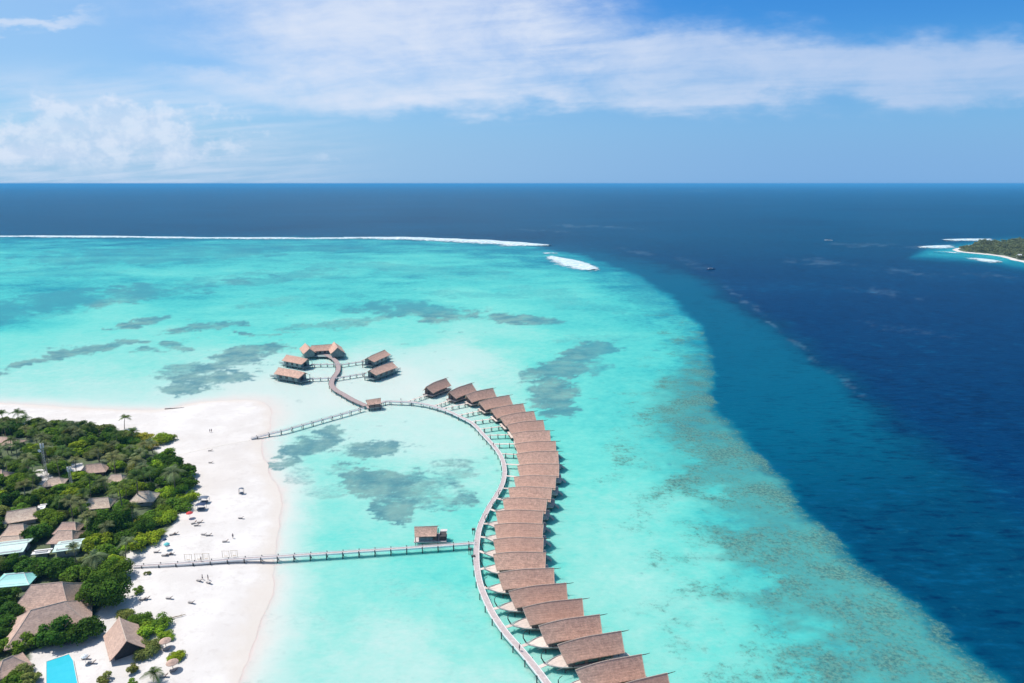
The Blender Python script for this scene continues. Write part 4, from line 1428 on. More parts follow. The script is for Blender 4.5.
def tree(cx, cy, Rm, kind='tree', tone='mid', z=None, label=None, group=None):
    """crown centre at photo (cx, cy), crown radius Rm metres"""
    if kind.startswith('palm'):
        zc = 2.4 + 1.4 if kind == 'palm_low' else 7.5
    else:
        zc = 1.4 + {'big': .62, 'tree': .58, 'shrub': .30, 'small': .45}[kind] * Rm
    p = at(cx, cy, zc)
    gz_ = ground_z(p.x, p.y)
    rz = rt.uniform(0, 6.28)
    if kind.startswith('palm'):
        j = rt.randrange(len(PALMS))
        tm, cm = LOWPALM if kind == 'palm_low' else PALMS[j]
        s = Rm / 3.6
        h = 2.4 if kind == 'palm_low' else 6.2 + (j % 4) * .9
        p = at(cx, cy, gz_ + h * s)
        gz_ = ground_z(p.x, p.y)
        o = empty('palm_tree', (p.x, p.y, gz_), rz, (s, s, s))
    else:
        s = Rm * .98
        sz = s * rt.uniform(.9, 1.12)
        tm = TR[rt.randrange(3)]; cm = rt.choice(CROWNS[kind])
        o = empty({'big': 'broadleaf_tree', 'tree': 'broadleaf_tree', 'shrub': 'shrub', 'small': 'bush'}[kind], (p.x, p.y, gz_), rz, (s, s * rt.uniform(.88, 1.1), sz))
    if kind == 'shrub' or kind == 'small':
        t_ = mk('stem', tm, o); t_.scale = (.8, .8, .5 if kind == 'shrub' else .8)
    else:
        mk('trunk', tm, o)
    c = mk('crown', cm, o)
    v = rt.uniform(.82, 1.2); hsh = rt.uniform(-.12, .12)
    base = TONE[tone]
    c.color = (base[0] * v * (1 + hsh), base[1] * v, base[2] * v * (1 - hsh), 1)
    TREES.append([o, cx, cy, kind, tone, Rm, label])
    PLANTED.append((p.x, p.y, Rm))
    return o


PLANTED = []
T = tree
# far rim palms against the beach
T(123, 417.5, 3.4, 'palm', 'palm', label='solitary tall coconut palm standing out against the far beach')
for x, y, s, t in ((16, 410, 3.3, 'palm'), (25, 416, 3, 'palm'), (36, 419, 3, 'palm'), (47, 421, 3, 'greypalm'), (64, 424, 3.1, 'palm'), (77, 423, 3.6, 'greypalm'), (91, 423.5, 3.2, 'palm'), (115, 430, 3, 'palm'),
                   (131, 430, 3.0, 'palm'), (113, 456, 4.6, 'greypalm'), (26, 456, 3.3, 'greypalm'), (72, 451, 3.0, 'palm'), (135, 476, 4, 'palm'), (23, 486, 3.4, 'greypalm'), (173, 472, 4.2, 'greypalm'), (30, 474, 3, 'palm'),
                   (134, 462, 3.5, 'greypalm'), (150, 470, 3.4, 'palm'), (70, 500, 3.6, 'greypalm'), (84, 517, 3.3, 'greypalm'), (74, 547, 2.8, 'greypalm'), (120, 490, 4, 'palm'), (106, 481, 3.4, 'greypalm'), (96, 555, 3.2, 'greypalm'),
                   (45, 445, 3, 'greypalm'), (8, 447, 3.2, 'greypalm'), (97, 446, 3.2, 'palm'), (57, 459, 2.8, 'greypalm'), (3, 412, 3.2, 'palm'), (141, 452, 3.4, 'greypalm'), (5, 460, 3.0, 'palm'), (88, 478, 3, 'palm')):
    T(x, y + (2 if y < 432 else 0), s * 1.15, 'palm', t)
T(156.5, 672, 3.5, 'palm_low', 'palm', label='low coconut palm with spreading fronds on sand at the bottom edge')
# trees and shrubs that can be told apart
for x, y, r_, k, t, lb in (
    (110, 519, 7.6, 'big', 'dark', 'huge round dark green tree with a deep shadow behind the bright shrubs'),
    (103, 590, 7.4, 'big', 'dark', 'large dark green tree on sand behind the steep gabled hut'),
    (110, 568, 6.2, 'big', 'mid', 'large green tree where the straight jetty reaches the wood'),
    (84, 627, 5.2, 'tree', 'dark', 'dark green tree left of the steep gabled hut'), (57, 632, 5.4, 'tree', 'dark', 'dark green tree directly behind the pool in front of the largest thatched roof'),
    (27, 639, 4.0, 'tree', 'mid', 'green rounded tree left of the tree behind the pool'),
    (162, 438, 6.2, 'shrub', 'bright', 'smooth bright green oval shrub at the far end of the wood'), (143, 436, 5.2, 'shrub', 'yellow', 'yellowish shrub left of the smooth bright oval shrub'), (150, 445, 4.5, 'shrub', 'yellow', 'yellowish shrub in front of the smooth bright oval shrub'),
    (143, 541, 6.2, 'shrub', 'bright', 'wide bright yellow green shrub nearest the straight jetty'), (131, 546, 3.4, 'shrub', 'bright', 'bright shrub at the left foot of the widest bright shrub'),
    (154, 534, 4.2, 'shrub', 'bright', 'bright shrub at the right shoulder of the widest bright shrub'),
    (150, 519, 5.6, 'shrub', 'mid', 'green shrub between the pink hip roof and the widest bright shrub'), (165, 517, 5.4, 'shrub', 'bright', 'bright green shrub beside the red parasol on the beach'), (137, 525, 4.4, 'shrub', 'yellow', 'yellowish shrub left of the bright shrubs by the red parasol'),
    (178, 504, 5.6, 'shrub', 'mid', 'green shrub directly left of the navy beach shelters'), (188, 496, 4.6, 'shrub', 'bright', 'bright green shrub behind the navy beach shelters'), (168, 492, 5.0, 'shrub', 'bright', 'bright green shrub right of the pink hip roofed house'),
    (183, 487, 4.4, 'shrub', 'mid', 'green shrub at the beachward foot of the dark trees'), (162, 503, 4.0, 'shrub', 'olive', 'olive shrub in front of the pink hip roofed house, right side'),
    (185, 470, 5.0, 'tree', 'dark', 'dark green tree at the beachward tip of the dark clump'), (172, 462, 5.2, 'tree', 'dark', 'dark green tree in the middle of the dark clump by the beach'), (158, 459, 5.0, 'tree', 'dark', 'dark green tree at the far left of the dark clump by the beach'),
    (188, 481, 4.4, 'tree', 'dark', 'dark green tree nearest the sand at the front of the dark clump'), (160, 473, 4.6, 'tree', 'dark', 'dark green tree behind the bright shrubs right of the pink hip roof'), (176, 483, 4.0, 'tree', 'dark', 'smaller dark green tree at the front of the dark clump'),
    (60, 441, 5, 'tree', 'dark', None), (51, 433, 5.4, 'tree', 'mid', None), (9, 426, 5.5, 'tree', 'dark', None), (22, 428, 4.5, 'tree', 'dark', None), (34, 430, 4.5, 'tree', 'mid', None), (105, 440, 4.6, 'tree', 'dark', None), (120, 441, 4.8, 'tree', 'dark', None), (88, 433, 5.2, 'tree', 'mid', None),
    (72, 432, 4.6, 'tree', 'olive', None), (130, 441, 4.2, 'tree', 'dark', None), (140, 470, 5, 'tree', 'mid', None), (60, 502, 4.6, 'tree', 'dark', None), (46, 514, 4.4, 'tree', 'mid', None), (36, 532, 5.4, 'tree', 'dark', None), (80, 508, 4.2, 'tree', 'mid', None), (46, 526, 3.6, 'tree', 'mid', None),
    (97, 543, 5.0, 'tree', 'bright', None), (106, 552, 4.4, 'tree', 'mid', None), (92, 534, 3.6, 'tree', 'mid', None), (14, 562, 4.6, 'tree', 'dark', None), (30, 565, 4.6, 'tree', 'dark', None), (46, 566, 4.8, 'tree', 'dark', None), (62, 567, 4.6, 'tree', 'dark', None), (78, 572, 5.0, 'tree', 'mid', None),
    (88, 562, 3.8, 'tree', 'olive', None), (4, 596, 5.0, 'tree', 'dark', None), (8, 612, 4.8, 'tree', 'dark', None), (4, 628, 4.2, 'tree', 'dark', None), (50, 601, 3.0, 'shrub', 'bright', None), (38, 604, 2.6, 'shrub', 'olive', None), (62, 599, 2.6, 'shrub', 'olive', None), (82, 597, 3.0, 'tree', 'olive', None),
    (126, 613, 3.0, 'shrub', 'olive', 'olive shrub touching the rear of the steep gabled hut'), (141, 618, 3.8, 'shrub', 'mid', 'green shrub right behind the steep gabled hut'), (157, 622, 4.4, 'shrub', 'mid', 'rounded green shrub farthest right of the steep gabled hut'), (150, 630, 4.2, 'shrub', 'bright', 'bright green shrub right of the steep gabled hut'),
    (148, 648, 3.9, 'shrub', 'olive', 'olive shrub at the front corner of the steep gabled hut'), (165, 635, 2.6, 'shrub', 'bright', 'small bright shrub just behind the thatched parasols'), (176, 655, 2.5, 'shrub', 'bright', 'small round bright green bush between the two thatched parasols'),
    (138, 590, 1.8, 'small', 'mid', 'small low green bush alone on sand right of the large dark tree'), (130, 668, 2.0, 'small', 'olive', 'small olive bush on sand below the steep gabled hut'), (108, 677, 2.4, 'small', 'olive', 'olive bush on sand right of the pool at the bottom edge'),
    (134, 680, 1.6, 'small', 'mid', 'smallest green bush at the bottom edge left of the low palm'), (22, 668, 3.0, 'tree', 'olive', None), (30, 678, 2.6, 'tree', 'olive', None), (12, 680, 3.0, 'tree', 'mid', None), (4, 645, 3.0, 'tree', 'mid', None),
    (147, 573, 1.2, 'small', 'olive', 'thin bush on sand just in front of the straight jetty'), (103, 500, 3.0, 'tree', 'mid', None), (122, 505, 3.6, 'tree', 'mid', None), (26, 500, 4.2, 'tree', 'mid', None), (8, 497, 4.6, 'tree', 'dark', None), (40, 494, 4.4, 'tree', 'mid', None), (75, 487, 4.4, 'tree', 'mid', None), (97, 487, 4.4, 'tree', 'mid', None), (60, 489, 4.2, 'tree', 'mid', None)):
    T(x, y, r_, k, t, label=lb)

# the rest of the wood, filled in where nothing stands yet
rf_ = random.Random(5)
cand = []
for _ in range(9000):
    x, y = rf_.uniform(-330, -100), rf_.uniform(140, 345)
    q1, q2 = topx(x, y, 4)
    if q1 < -55 or q2 > 700: continue
    cand.append((x, y, q1, q2))
ca_ = np.array([(c[0], c[1]) for c in cand])
sdv = sdist(ca_[:, 0], ca_[:, 1], VEGW)
inclear = np.zeros(len(cand), bool)
for c in CLEARW: inclear |= sdist(ca_[:, 0], ca_[:, 1], c) > -1.5
nf_ = 0
for (x, y, q1, q2), sd_, ic in zip(cand, sdv, inclear):
    if sd_ < 1.5 or ic or nf_ >= 210: continue
    r_ = rf_.uniform(3.0, 5.2)
    if any((x - a) ** 2 + (y - b2) ** 2 < (0.58 * (r_ + min(c, 5.5))) ** 2 for a, b2, c in PLANTED): continue
    bad = False
    for (bx, by, an, X, hw) in BASES:
        dx, dy = x - bx, y - by
        u = dx * math.cos(an) + dy * math.sin(an); v = -dx * math.sin(an) + dy * math.cos(an)
        if abs(u) < X + .4 * r_ and abs(v) < hw + .4 * r_: bad = True
    if bad: continue
    pr = r_ * F / (y * c_ + CH * s_) * .75 if False else r_ * 683 / (y * .974 + 120 * .225) * .8
    for (o_, ps, by, lb) in ROOFS:
        xs = [p[0] for p in ps]; ys = [p[1] for p in ps]
        k_ = 0.3 if y > 225 else 0.8
        if y < by and q1 + pr * k_ > min(xs) and q1 - pr * k_ < max(xs) and q2 - pr * k_ < max(ys) - 3 and q2 + pr > min(ys): bad = True
    if bad: continue
    if y > 300: tone = rf_.choice(['dark', 'mid', 'mid', 'olive', 'dark'])
    else: tone = rf_.choice(['dark', 'mid', 'mid', 'mid', 'olive', 'bright'])
    if rf_.random() < (0 if sd_ < 9 and y > 290 else .34 if y > 235 else .16):
        T(q1, q2 - 8, 3.3, 'palm', rf_.choice(['palm', 'greypalm']))
    else:
        T(q1, q2, r_, 'tree', tone)
    nf_ += 1
print('fill trees', nf_, 'all', len(TREES))

LM = [('the low pink roof', 10, 540), ('the large pale green roof', 10, 552), ('the smaller pale green roof', 68, 548), ('the turquoise roof', 14, 576), ('the largest thatched roof', 55, 620), ('the wide thatched hall', 45, 590),
      ('the blue pool', 62, 668), ('the taller white mast', 47, 465), ('the shorter white mast', 72, 485), ('the long pink roof', 22, 515), ('the pink beachside house', 143, 497), ('the grey walled pink house', 98, 503),
      ('the broad brown roof', 65, 535), ('the leftmost brown roof', 4, 440), ('the brown roof by the clearing', 95, 467), ('the huge round tree', 110, 522), ('the solitary tall palm', 123, 425), ('the steep gabled hut', 120, 638),
      ('the smooth bright oval shrub', 160, 440), ('the small pink roof among palms', 116, 478), ('the left edge roof below the mast', 0, 474), ('the small pinkish hip roof', 8, 664)]
from collections import defaultdict
bins = defaultdict(list)
KW = {'big': 'broad tree', 'tree': 'broadleaf tree', 'shrub': 'shrub', 'small': 'bush', 'palm': 'coconut palm', 'palm_low': 'low palm'}
for e in TREES:
    o, x, y, kind, tone, Rm, lb = e
    grp = {'palm': 'coconut palms on the island', 'palm_low': 'coconut palms on the island', 'shrub': 'shrubs on the island', 'small': 'bushes on the sand'}.get(kind, 'broadleaf trees on the island')
    cat_ = {'palm': 'palm tree', 'palm_low': 'palm tree', 'shrub': 'shrub', 'small': 'bush'}.get(kind, 'tree')
    tag(o, None, cat_, grp)
    if lb:
        o['label'] = lb; continue
    L_ = sorted(LM, key=lambda l: (l[1] - x) ** 2 + ((l[2] - y) * 1.5) ** 2)[0]
    dx, dy = x - L_[1], y - L_[2]
    rel = ('left of' if dx < 0 else 'right of') if abs(dx) > abs(dy) * 1.2 else ('behind' if dy < 0 else 'in front of')
    bins[(WORD[tone] + ' ' + KW[kind], rel, L_[0])].append((math.hypot(dx, dy), o))
for (a, rel, l), lst in bins.items():
    lst.sort(key=lambda t: t[0])
    for k, (d, o) in enumerate(lst):
        o['label'] = f'{a} {rel} {l}' + ('' if len(lst) == 1 else ', nearest' if k == 0 else f', {ORD[k]} nearest')

# ------------------------------------------------------------------ things on the beach
def thatch_parasol(px_, py_, label, dark=True):
    p = at(px_, py_, 2.4)
    g0 = ground_z(p.x, p.y)
    o = empty('thatched_parasol', (p.x, p.y, g0)); tag(o, label, 'parasol', 'thatched parasols by the bushes')
    mb = MB(); mb.lathe([(0.03, 2.8), (.7, 2.5), (1.45, 2.05), (1.5, 1.95), (.7, 2.35), (.03, 2.6)], 14); mb.build('canopy', M['thatch'], o)
    mb = MB(); mb.tube([(0, 0, -.2), (0, 0, 2.7)], .07, 6); mb.build('pole', M['bark'], o)
    return o
thatch_parasol(165.5, 643, 'round thatched parasol on sand, farther of the two beside the bushes')
thatch_parasol(172.5, 664.5, 'round thatched parasol on sand, nearer of the two beside the bushes')


def make_lounger():
    o = empty('sun_lounger')
    mb = MB(); mb.box(-1.0, .35, -.34, .34, .28, .36)
    for x in (-.9, .25):
        for y in (-.3, .25): mb.box(x, x + .06, y, y + .05, 0, .28)
    mb.build('frame', M['hull'], o)
    mb = MB(); mb.box(-1.0, .33, -.32, .32, .365, .46); mb.build('cushion', M['cushion'], o)
    mb = MB(); mb.box(0, .8, -.32, .32, -.05, .05, Matrix.Translation((.34, 0, .42)) @ Matrix.Rotation(R(-35), 4, 'Y')); mb.build('backrest', M['hull'], o)
    return o


lg0 = make_lounger()
LG = [(172.5, 535, 20, 'sun lounger pair member on sand beside the widest bright shrub, left'), (175.5, 534.5, 10, 'sun lounger on sand beside the widest bright shrub, right of its pair'),
      (164.8, 556, 0, 'sun lounger left in the dark cluster just behind the straight jetty'), (168.5, 555, 15, 'sun lounger in the middle of the dark cluster behind the straight jetty'), (172, 554.5, -10, 'sun lounger right in the dark cluster just behind the straight jetty'),
      (157, 552.5, 5, 'sun lounger alone at the foot of the widest bright shrub'), (194, 523.5, 40, 'sun lounger left of three below the red parasol'), (197, 525.8, 10, 'sun lounger nearest of three below the red parasol'), (200.3, 522.6, 20, 'sun lounger right of three below the red parasol'),
      (143, 600, 0, 'sun lounger on sand right of the large dark tree, with shadow'), (146.5, 599.3, 10, 'sun lounger beside another, right of the large dark tree'), (169.5, 598.8, -5, 'sun lounger alone on open sand behind the olive shrubs'), (191.5, 603.2, -15, 'sun lounger alone on open sand nearest the waterline'),
      (199.5, 581.3, -20, 'sun lounger left of the pair in front of the straight jetty'), (209, 583.4, -25, 'sun lounger right of the pair in front of the straight jetty'), (210.5, 451, 10, 'sun lounger far up the beach near the thin footpath'),
      (225.5, 542, 10, 'sun lounger near the standing person by the wooden frames'), (204, 535, -10, 'sun lounger on open sand, middle of the beach'), (209, 535.7, 10, 'sun lounger just right of another, middle of the beach'), (241, 518.6, -5, 'sun lounger on open sand near the lagoon edge'),
      (167, 650.5, 0, 'sun lounger in the shade of the farther thatched parasol'), (174, 671.5, 5, 'sun lounger in the shade of the nearer thatched parasol'),
      (86, 659, 5, 'sun lounger on white sand right of the blue pool'), (92, 663.5, 8, 'sun lounger between the blue pool and the steep gabled hut'),
      (211, 463, 0, 'small sun lounger on sand below the thin footpath'), (164, 677, 10, 'sun lounger at the bottom edge beside the low palm')]
for i, (x, y, a, lb) in enumerate(LG):
    o = lg0 if i == 0 else copy_tree(lg0)
    p = at(x, y, 1.5); g0 = ground_z(p.x, p.y); p = at(x, y, g0)
    o.location = (p.x, p.y, g0); o.rotation_euler = (0, 0, R(a)); o.scale = (1.0, 1.0, 1.0)
    tag(o, lb, 'sun lounger', 'sun loungers on the beach')


def cloth_parasol(px_, py_, r_, mt, label):
    p = at(px_, py_, 1.5 + 2.2); g0 = ground_z(p.x, p.y)
    o = empty('beach_parasol', (p.x, p.y, g0)); tag(o, label, 'parasol')
    mb = MB(); mb.lathe([(0.03, 2.55), (r_ * .55, 2.35), (r_, 1.95), (r_, 1.92), (r_ * .5, 2.28), (.03, 2.45)], 8); mb.build('canopy', M[mt], o)
    mb = MB(); mb.tube([(0, 0, -.2), (0, 0, 2.7)], .04, 6); mb.build('pole', M['white'], o)
cloth_parasol(189.3, 512, 1.25, 'red', 'red parasol on the sand beside the bright shrubs')
cloth_parasol(166.5, 543, 1.0, 'turq', 'small turquoise parasol at the edge of the widest bright shrub')
cloth_parasol(164.3, 538.5, .8, 'blue', 'small navy parasol at the edge of the widest bright shrub')


cloth_parasol(84.5, 655, .9, 'white', 'small white parasol behind the right edge of the blue pool')


def shelter(px_, py_, a, mt, label, w=1.7, d=1.3):
    p = at(px_, py_, 1.5); g0 = ground_z(p.x, p.y); p = at(px_, py_, g0)
    o = empty('beach_shelter', (p.x, p.y, g0), R(a)); tag(o, label, 'shelter', 'beach shelters')
    for sx in (-1, 1):
        for sy in (-1, 1):
            mb = MB(); mb.tube([(sx * w * .95, sy * d * .95, 0), (sx * w * .95, sy * d * .95, 2.0)], .06, 5); mb.build('post', M['hull'], o)
    mb = MB()
    for k in range(8):
        for s_ in (0,):
            x0, x1 = -w + k * w / 4, -w + (k + 1) * w / 4
            z0, z1 = 2.0 + .25 * math.sin(math.pi * k / 8), 2.0 + .25 * math.sin(math.pi * (k + 1) / 8)
            mb.poly([(x0, -d, z0), (x1, -d, z1), (x1, d, z1), (x0, d, z0)])
    mb.build('canopy', M[mt], o)
    mb = MB(); mb.box(-w * .8, w * .8, -d * .7, d * .7, .15, .5); mb.build('day_bed', M['greyblue'], o)
shelter(204, 502.5, 5, 'greyblue', 'navy cloth beach shelter, farther of the two beside the green shrub')
shelter(201, 509.5, 8, 'blue', 'navy cloth beach shelter, nearer of the two beside the green shrub')
shelter(241.5, 493.5, 10, 'greyblue', 'small grey shelter on the sand near the lagoon edge', .9, .7)


def frame(px_, py_, w, label):
    p = at(px_, py_, 1.5); g0 = ground_z(p.x, p.y); p = at(px_, py_, g0)
    o = empty('wooden_frame', (p.x, p.y, g0)); tag(o, label, 'wooden frame', 'wooden frames behind the straight jetty')
    for x in (-w / 2, w / 2):
        mb = MB(); mb.tube([(x, 0, -.2), (x, 0, 2.4)], .06, 5); mb.build('post', M['log'], o)
    mb = MB(); mb.tube([(-w / 2 - .2, 0, 2.35), (w / 2 + .2, 0, 2.35)], .05, 5); mb.build('crossbar', M['log'], o)
    mb = MB(); mb.box(-.5, .5, -.15, .15, .5, .55); mb.tube([(-.45, 0, .55), (-.45, 0, 2.35)], .02, 4); mb.tube([(.45, 0, .55), (.45, 0, 2.35)], .02, 4); mb.build('swing_seat', M['log'], o)
frame(188.5, 561, 2.2, 'wooden swing frame on sand, leftmost of those behind the jetty')
frame(199, 560.5, 2.4, 'wooden swing frame on sand, second from the left behind the jetty')
frame(206.5, 560, 1.9, 'wooden swing frame on sand, third from the left behind the jetty')
frame(226, 557.5, 2.2, 'wooden swing frame on sand, second from the right behind the jetty')
frame(234.5, 557, 2.0, 'wooden swing frame on sand, rightmost of those behind the jetty')

p = at(178, 617, 1.3); o = empty('driftwood_log', (p.x, p.y, 1.42), R(28)); tag(o, 'pale driftwood log lying on open sand right of the shrubs', 'log')
mb = MB(); mb.tube([(-2.0, 0, .1), (-.6, .08, .14), (.8, -.05, .12), (2.0, .1, .1)], [.16, .14, .12, .07], 6); mb.build('stem', M['log'], o)
mb = MB(); mb.tube([(.6, 0, .15), (1.1, .4, .3)], [.07, .03], 5); mb.build('branch', M['log'], o)
# dark breakwater of sandbags at the far waterline, faint kerb of the buried path
p = at(175, 408.5, .2); o = empty('sandbag_groyne', (p.x, p.y, 0), R(12)); tag(o, 'dark line of sandbags at the far waterline of the beach', 'groyne')
for k in range(9):
    mb = MB(); mb.lathe([(0.05, 0), (.45, .1), (.5, .35), (.35, .55), (.05, .6)], 8, (-4.6 + k * 1.1, random.uniform(-.2, .2), .0), 1.3, .9); mb.build('sandbag', M['post'], o, smooth=True)
pts = [at(178, 455, 1.5), at(195, 450.5, 1.5), at(215, 446, 1.5), at(235, 441.5, 1.5), at(250, 438.8, 1.2)]
ln = smooth_line([(q.x, q.y, ground_z(q.x, q.y) - .06) for q in pts], 3)
mb = MB(); ribbon(mb, ln, -.35, .35, -.3, .1); o = mb.build('sand_path', M['stone'])
tag(o, 'faint sand covered boardwalk crossing the beach to the thin jetty', 'path', kind='structure')

# ------------------------------------------------------------------ people
def person_meshes(walk, seed):
    """body grown from a joint skeleton with the skin modifier"""
    st = .22 if walk else .05
    J = {'pel': (0, 0, .95), 'che': (0, .01, 1.32), 'neck': (0, .01, 1.50), 'head': (0, .02, 1.60), 'top': (0, .02, 1.74),
         'ls': (-.17, .0, 1.42), 'le': (-.25, .03, 1.15), 'lw': (-.26, -.06 if walk else .0, .90), 'lh': (-.26, -.1 if walk else .0, .80),
         'rs': (.17, .0, 1.42), 're': (.25, .0, 1.15), 'rw': (.26, .12 if walk else .0, .92), 'rh': (.26, .16 if walk else .0, .82),
         'lp': (-.09, 0, .88), 'lk': (-.10, -st * .5, .50), 'la': (-.10, st * .2 - st * .6, .09), 'lt': (-.11, -st - .12, .04),
         'rp': (.09, 0, .88), 'rk': (.10, st * .4, .50), 'ra': (.10, st, .10), 'rt': (.11, st - .14, .04)}
    Rr = {'pel': .14, 'che': .16, 'neck': .055, 'head': .095, 'top': .07, 'ls': .07, 'le': .042, 'lw': .03, 'lh': .036, 'rs': .07, 're': .042, 'rw': .03, 'rh': .036,
          'lp': .095, 'lk': .058, 'la': .04, 'lt': .035, 'rp': .095, 'rk': .058, 'ra': .04, 'rt': .035}
    E_ = [('pel', 'che'), ('che', 'neck'), ('neck', 'head'), ('head', 'top'), ('che', 'ls'), ('ls', 'le'), ('le', 'lw'), ('lw', 'lh'), ('che', 'rs'), ('rs', 're'), ('re', 'rw'), ('rw', 'rh'),
          ('pel', 'lp'), ('lp', 'lk'), ('lk', 'la'), ('la', 'lt'), ('pel', 'rp'), ('rp', 'rk'), ('rk', 'ra'), ('ra', 'rt')]
    ks = list(J)
    me = bpy.data.meshes.new('person')
    me.from_pydata([J[k] for k in ks], [(ks.index(a), ks.index(b2)) for a, b2 in E_], [])
    o = bpy.data.objects.new('tmp_person', me); COL.objects.link(o)
    sk = o.modifiers.new('s', 'SKIN'); o.modifiers.new('u', 'SUBSURF').levels = 1
    if not me.skin_vertices: me.skin_vertices.new()
    for i, k in enumerate(ks):
        me.skin_vertices[0].data[i].radius = (Rr[k], Rr[k]); me.skin_vertices[0].data[i].use_root = (k == 'pel')
    dg = bpy.context.evaluated_depsgraph_get()
    ev = bpy.data.meshes.new_from_object(o.evaluated_get(dg))
    bpy.data.objects.remove(o)
    ev.name = 'person'; ev.materials.clear(); ev.materials.append(M['skin'])
    return ev, J


def make_person(x, y, z, walk, rz, top_m, low_m, label, cat='person'):
    me, J = person_meshes(walk, 1)
    o = mk('person', me); o.location = (x, y, z); o.rotation_euler = (0, 0, rz); tag(o, label, cat)
    mb = MB(); mb.lathe([(.165, .98), (.155, 1.08), (.185, 1.30), (.19, 1.42), (.10, 1.50), (.06, 1.505)], 12, (0, .005, 0), 1.05, .82); mb.build('shirt', M[top_m], o, smooth=True)
    mb = MB(); mb.lathe([(.17, 1.0), (.18, .9), (.17, .84)], 12, (0, 0, 0), 1.08, .85)
    for s_, k1, k2 in ((-1, 'lp', 'lk'), (1, 'rp', 'rk')):
        a, b2 = Vector(J[k1]), Vector(J[k2]); mb.tube([a, a.lerp(b2, .9)], [.115, .09], 8)
    mb.build('shorts', M[low_m], o, smooth=True)
    mb = MB(); mb.lathe([(.10, 1.60), (.108, 1.68), (.09, 1.76), (.03, 1.80)], 10, (0, .035, 0), 1, 1.0); mb.build('hair', M['hair'], o, smooth=True)
    return o


def beach_person(px_, py_, *a):
    p = at(px_, py_, 1.5); g0 = ground_z(p.x, p.y); p = at(px_, py_, g0)
    return make_person(p.x, p.y, g0, *a)
beach_person(233, 538.2, False, .5, 'blue', 'greyblue', 'person in dark clothes standing alone on sand behind the straight jetty')
beach_person(210, 432.5, True, 1.2, 'greyblue', 'blue', 'person walking far up the beach, left of a pair')
beach_person(211.6, 432.2, True, 1.0, 'blue', 'hull', 'person walking far up the beach, right of a pair')
beach_person(202.5, 579.5, True, -1.0, 'cushion', 'blue', 'person walking on sand in front of the straight jetty, left of two')
beach_person(208.2, 579.8, True, 2.0, 'greyblue', 'hull', 'person walking on sand in front of the straight jetty, right of two')
p = at(201, 562, 1.8); make_person(p.x, p.y + .2, 1.8, True, 1.5, 'blue', 'greyblue', 'person in dark clothes walking along the straight jetty over the sand')
for x, y, lb in ((493.5, 446.2, 'person on the curved walkway beside the eighth footbridge'), (519.5, 650.5, 'person on the nearest stretch of the curved walkway'), (401, 401.2, 'person on the curved walkway close to the pavilion')):
    p = at(x, y, 1.9); make_person(p.x, p.y, 1.9, True, .8, 'greyblue' if x > 500 else 'blue', 'hull', lb)

# ------------------------------------------------------------------ boats out on the deep water
def boat(px_, py_, L, label, rz=0.0, cabin=True):
    p = at(px_, py_, 0)
    o = empty('motor_boat', (p.x, p.y, 0), rz); tag(o, label, 'boat', 'boats on the deep water')
    mb = MB(); sec = []
    for k in range(9):
        t = k / 8; x = -L / 2 + L * t
        w = L * .14 * (1 - max(0, (t - .55) / .45) ** 2.0) + .05
        zt = .9 + .9 * max(0, t - .5) * L / 12
        sec.append([(x, -w, zt), (x, -w * .75, -.3), (x, w * .75, -.3), (x, w, zt)])
    i0 = len(mb.v)
    for s_ in sec: mb.v += s_
    for k in range(8):
        for j in range(4):
            a, b2 = i0 + k * 4 + j, i0 + k * 4 + (j + 1) % 4
            mb.f.append((a, a + 4, b2 + 4, b2)); mb.t.append(.5)
    mb.f.append((i0, i0 + 1, i0 + 2, i0 + 3)); mb.t.append(.5)
    mb.build('hull', M['white' if not cabin else 'blue'], o)
    mb = MB(); mb.box(-L * .32, L * .12, -L * .10, L * .10, .95, 2.3); mb.build('cabin', M['white'], o)
    mb = MB(); mb.box(-L * .28, L * .08, -L * .102, L * .102, 1.5, 2.0); mb.build('window', M['glass'], o)
    mb = MB(); mb.box(-L * .36, L * .15, -L * .11, L * .11, 2.32, 2.45); mb.build('canopy', M['greyblue'], o)
    return o
boat(711, 269.5, 13, 'dark hulled boat alone on the deep blue water beyond the reef edge', 0.2)
boat(828.5, 240.5, 16, 'small distant boat on open water nearer the far island', 2.6, False)

# ------------------------------------------------------------------ surf
m, n, b = mat('surf_foam', 0.7, 0.2)
geo = n.n.new('ShaderNodeNewGeometry')
fn = n.noise(geo.outputs['Position'], 0.12, 6, 0.7)
n.put(b.inputs['Base Color'], n.mix(n.sm(fn, .38, .66), (0.38, 0.55, 0.60), (0.74, 0.77, 0.78)))
ea_ = n.n.new('ShaderNodeAttribute'); ea_.attribute_name = 'edge'
fn2 = n.noise(n.scale(geo.outputs['Position'], (1, 1, 0)), 0.09, 6, 0.75)
n.put(b.inputs['Alpha'], n.sm(n.add(ea_.outputs['Fac'], n.mul(n.sub(fn2, 0.5), 2.6)), 0.04, 0.70))
M['foam'] = m


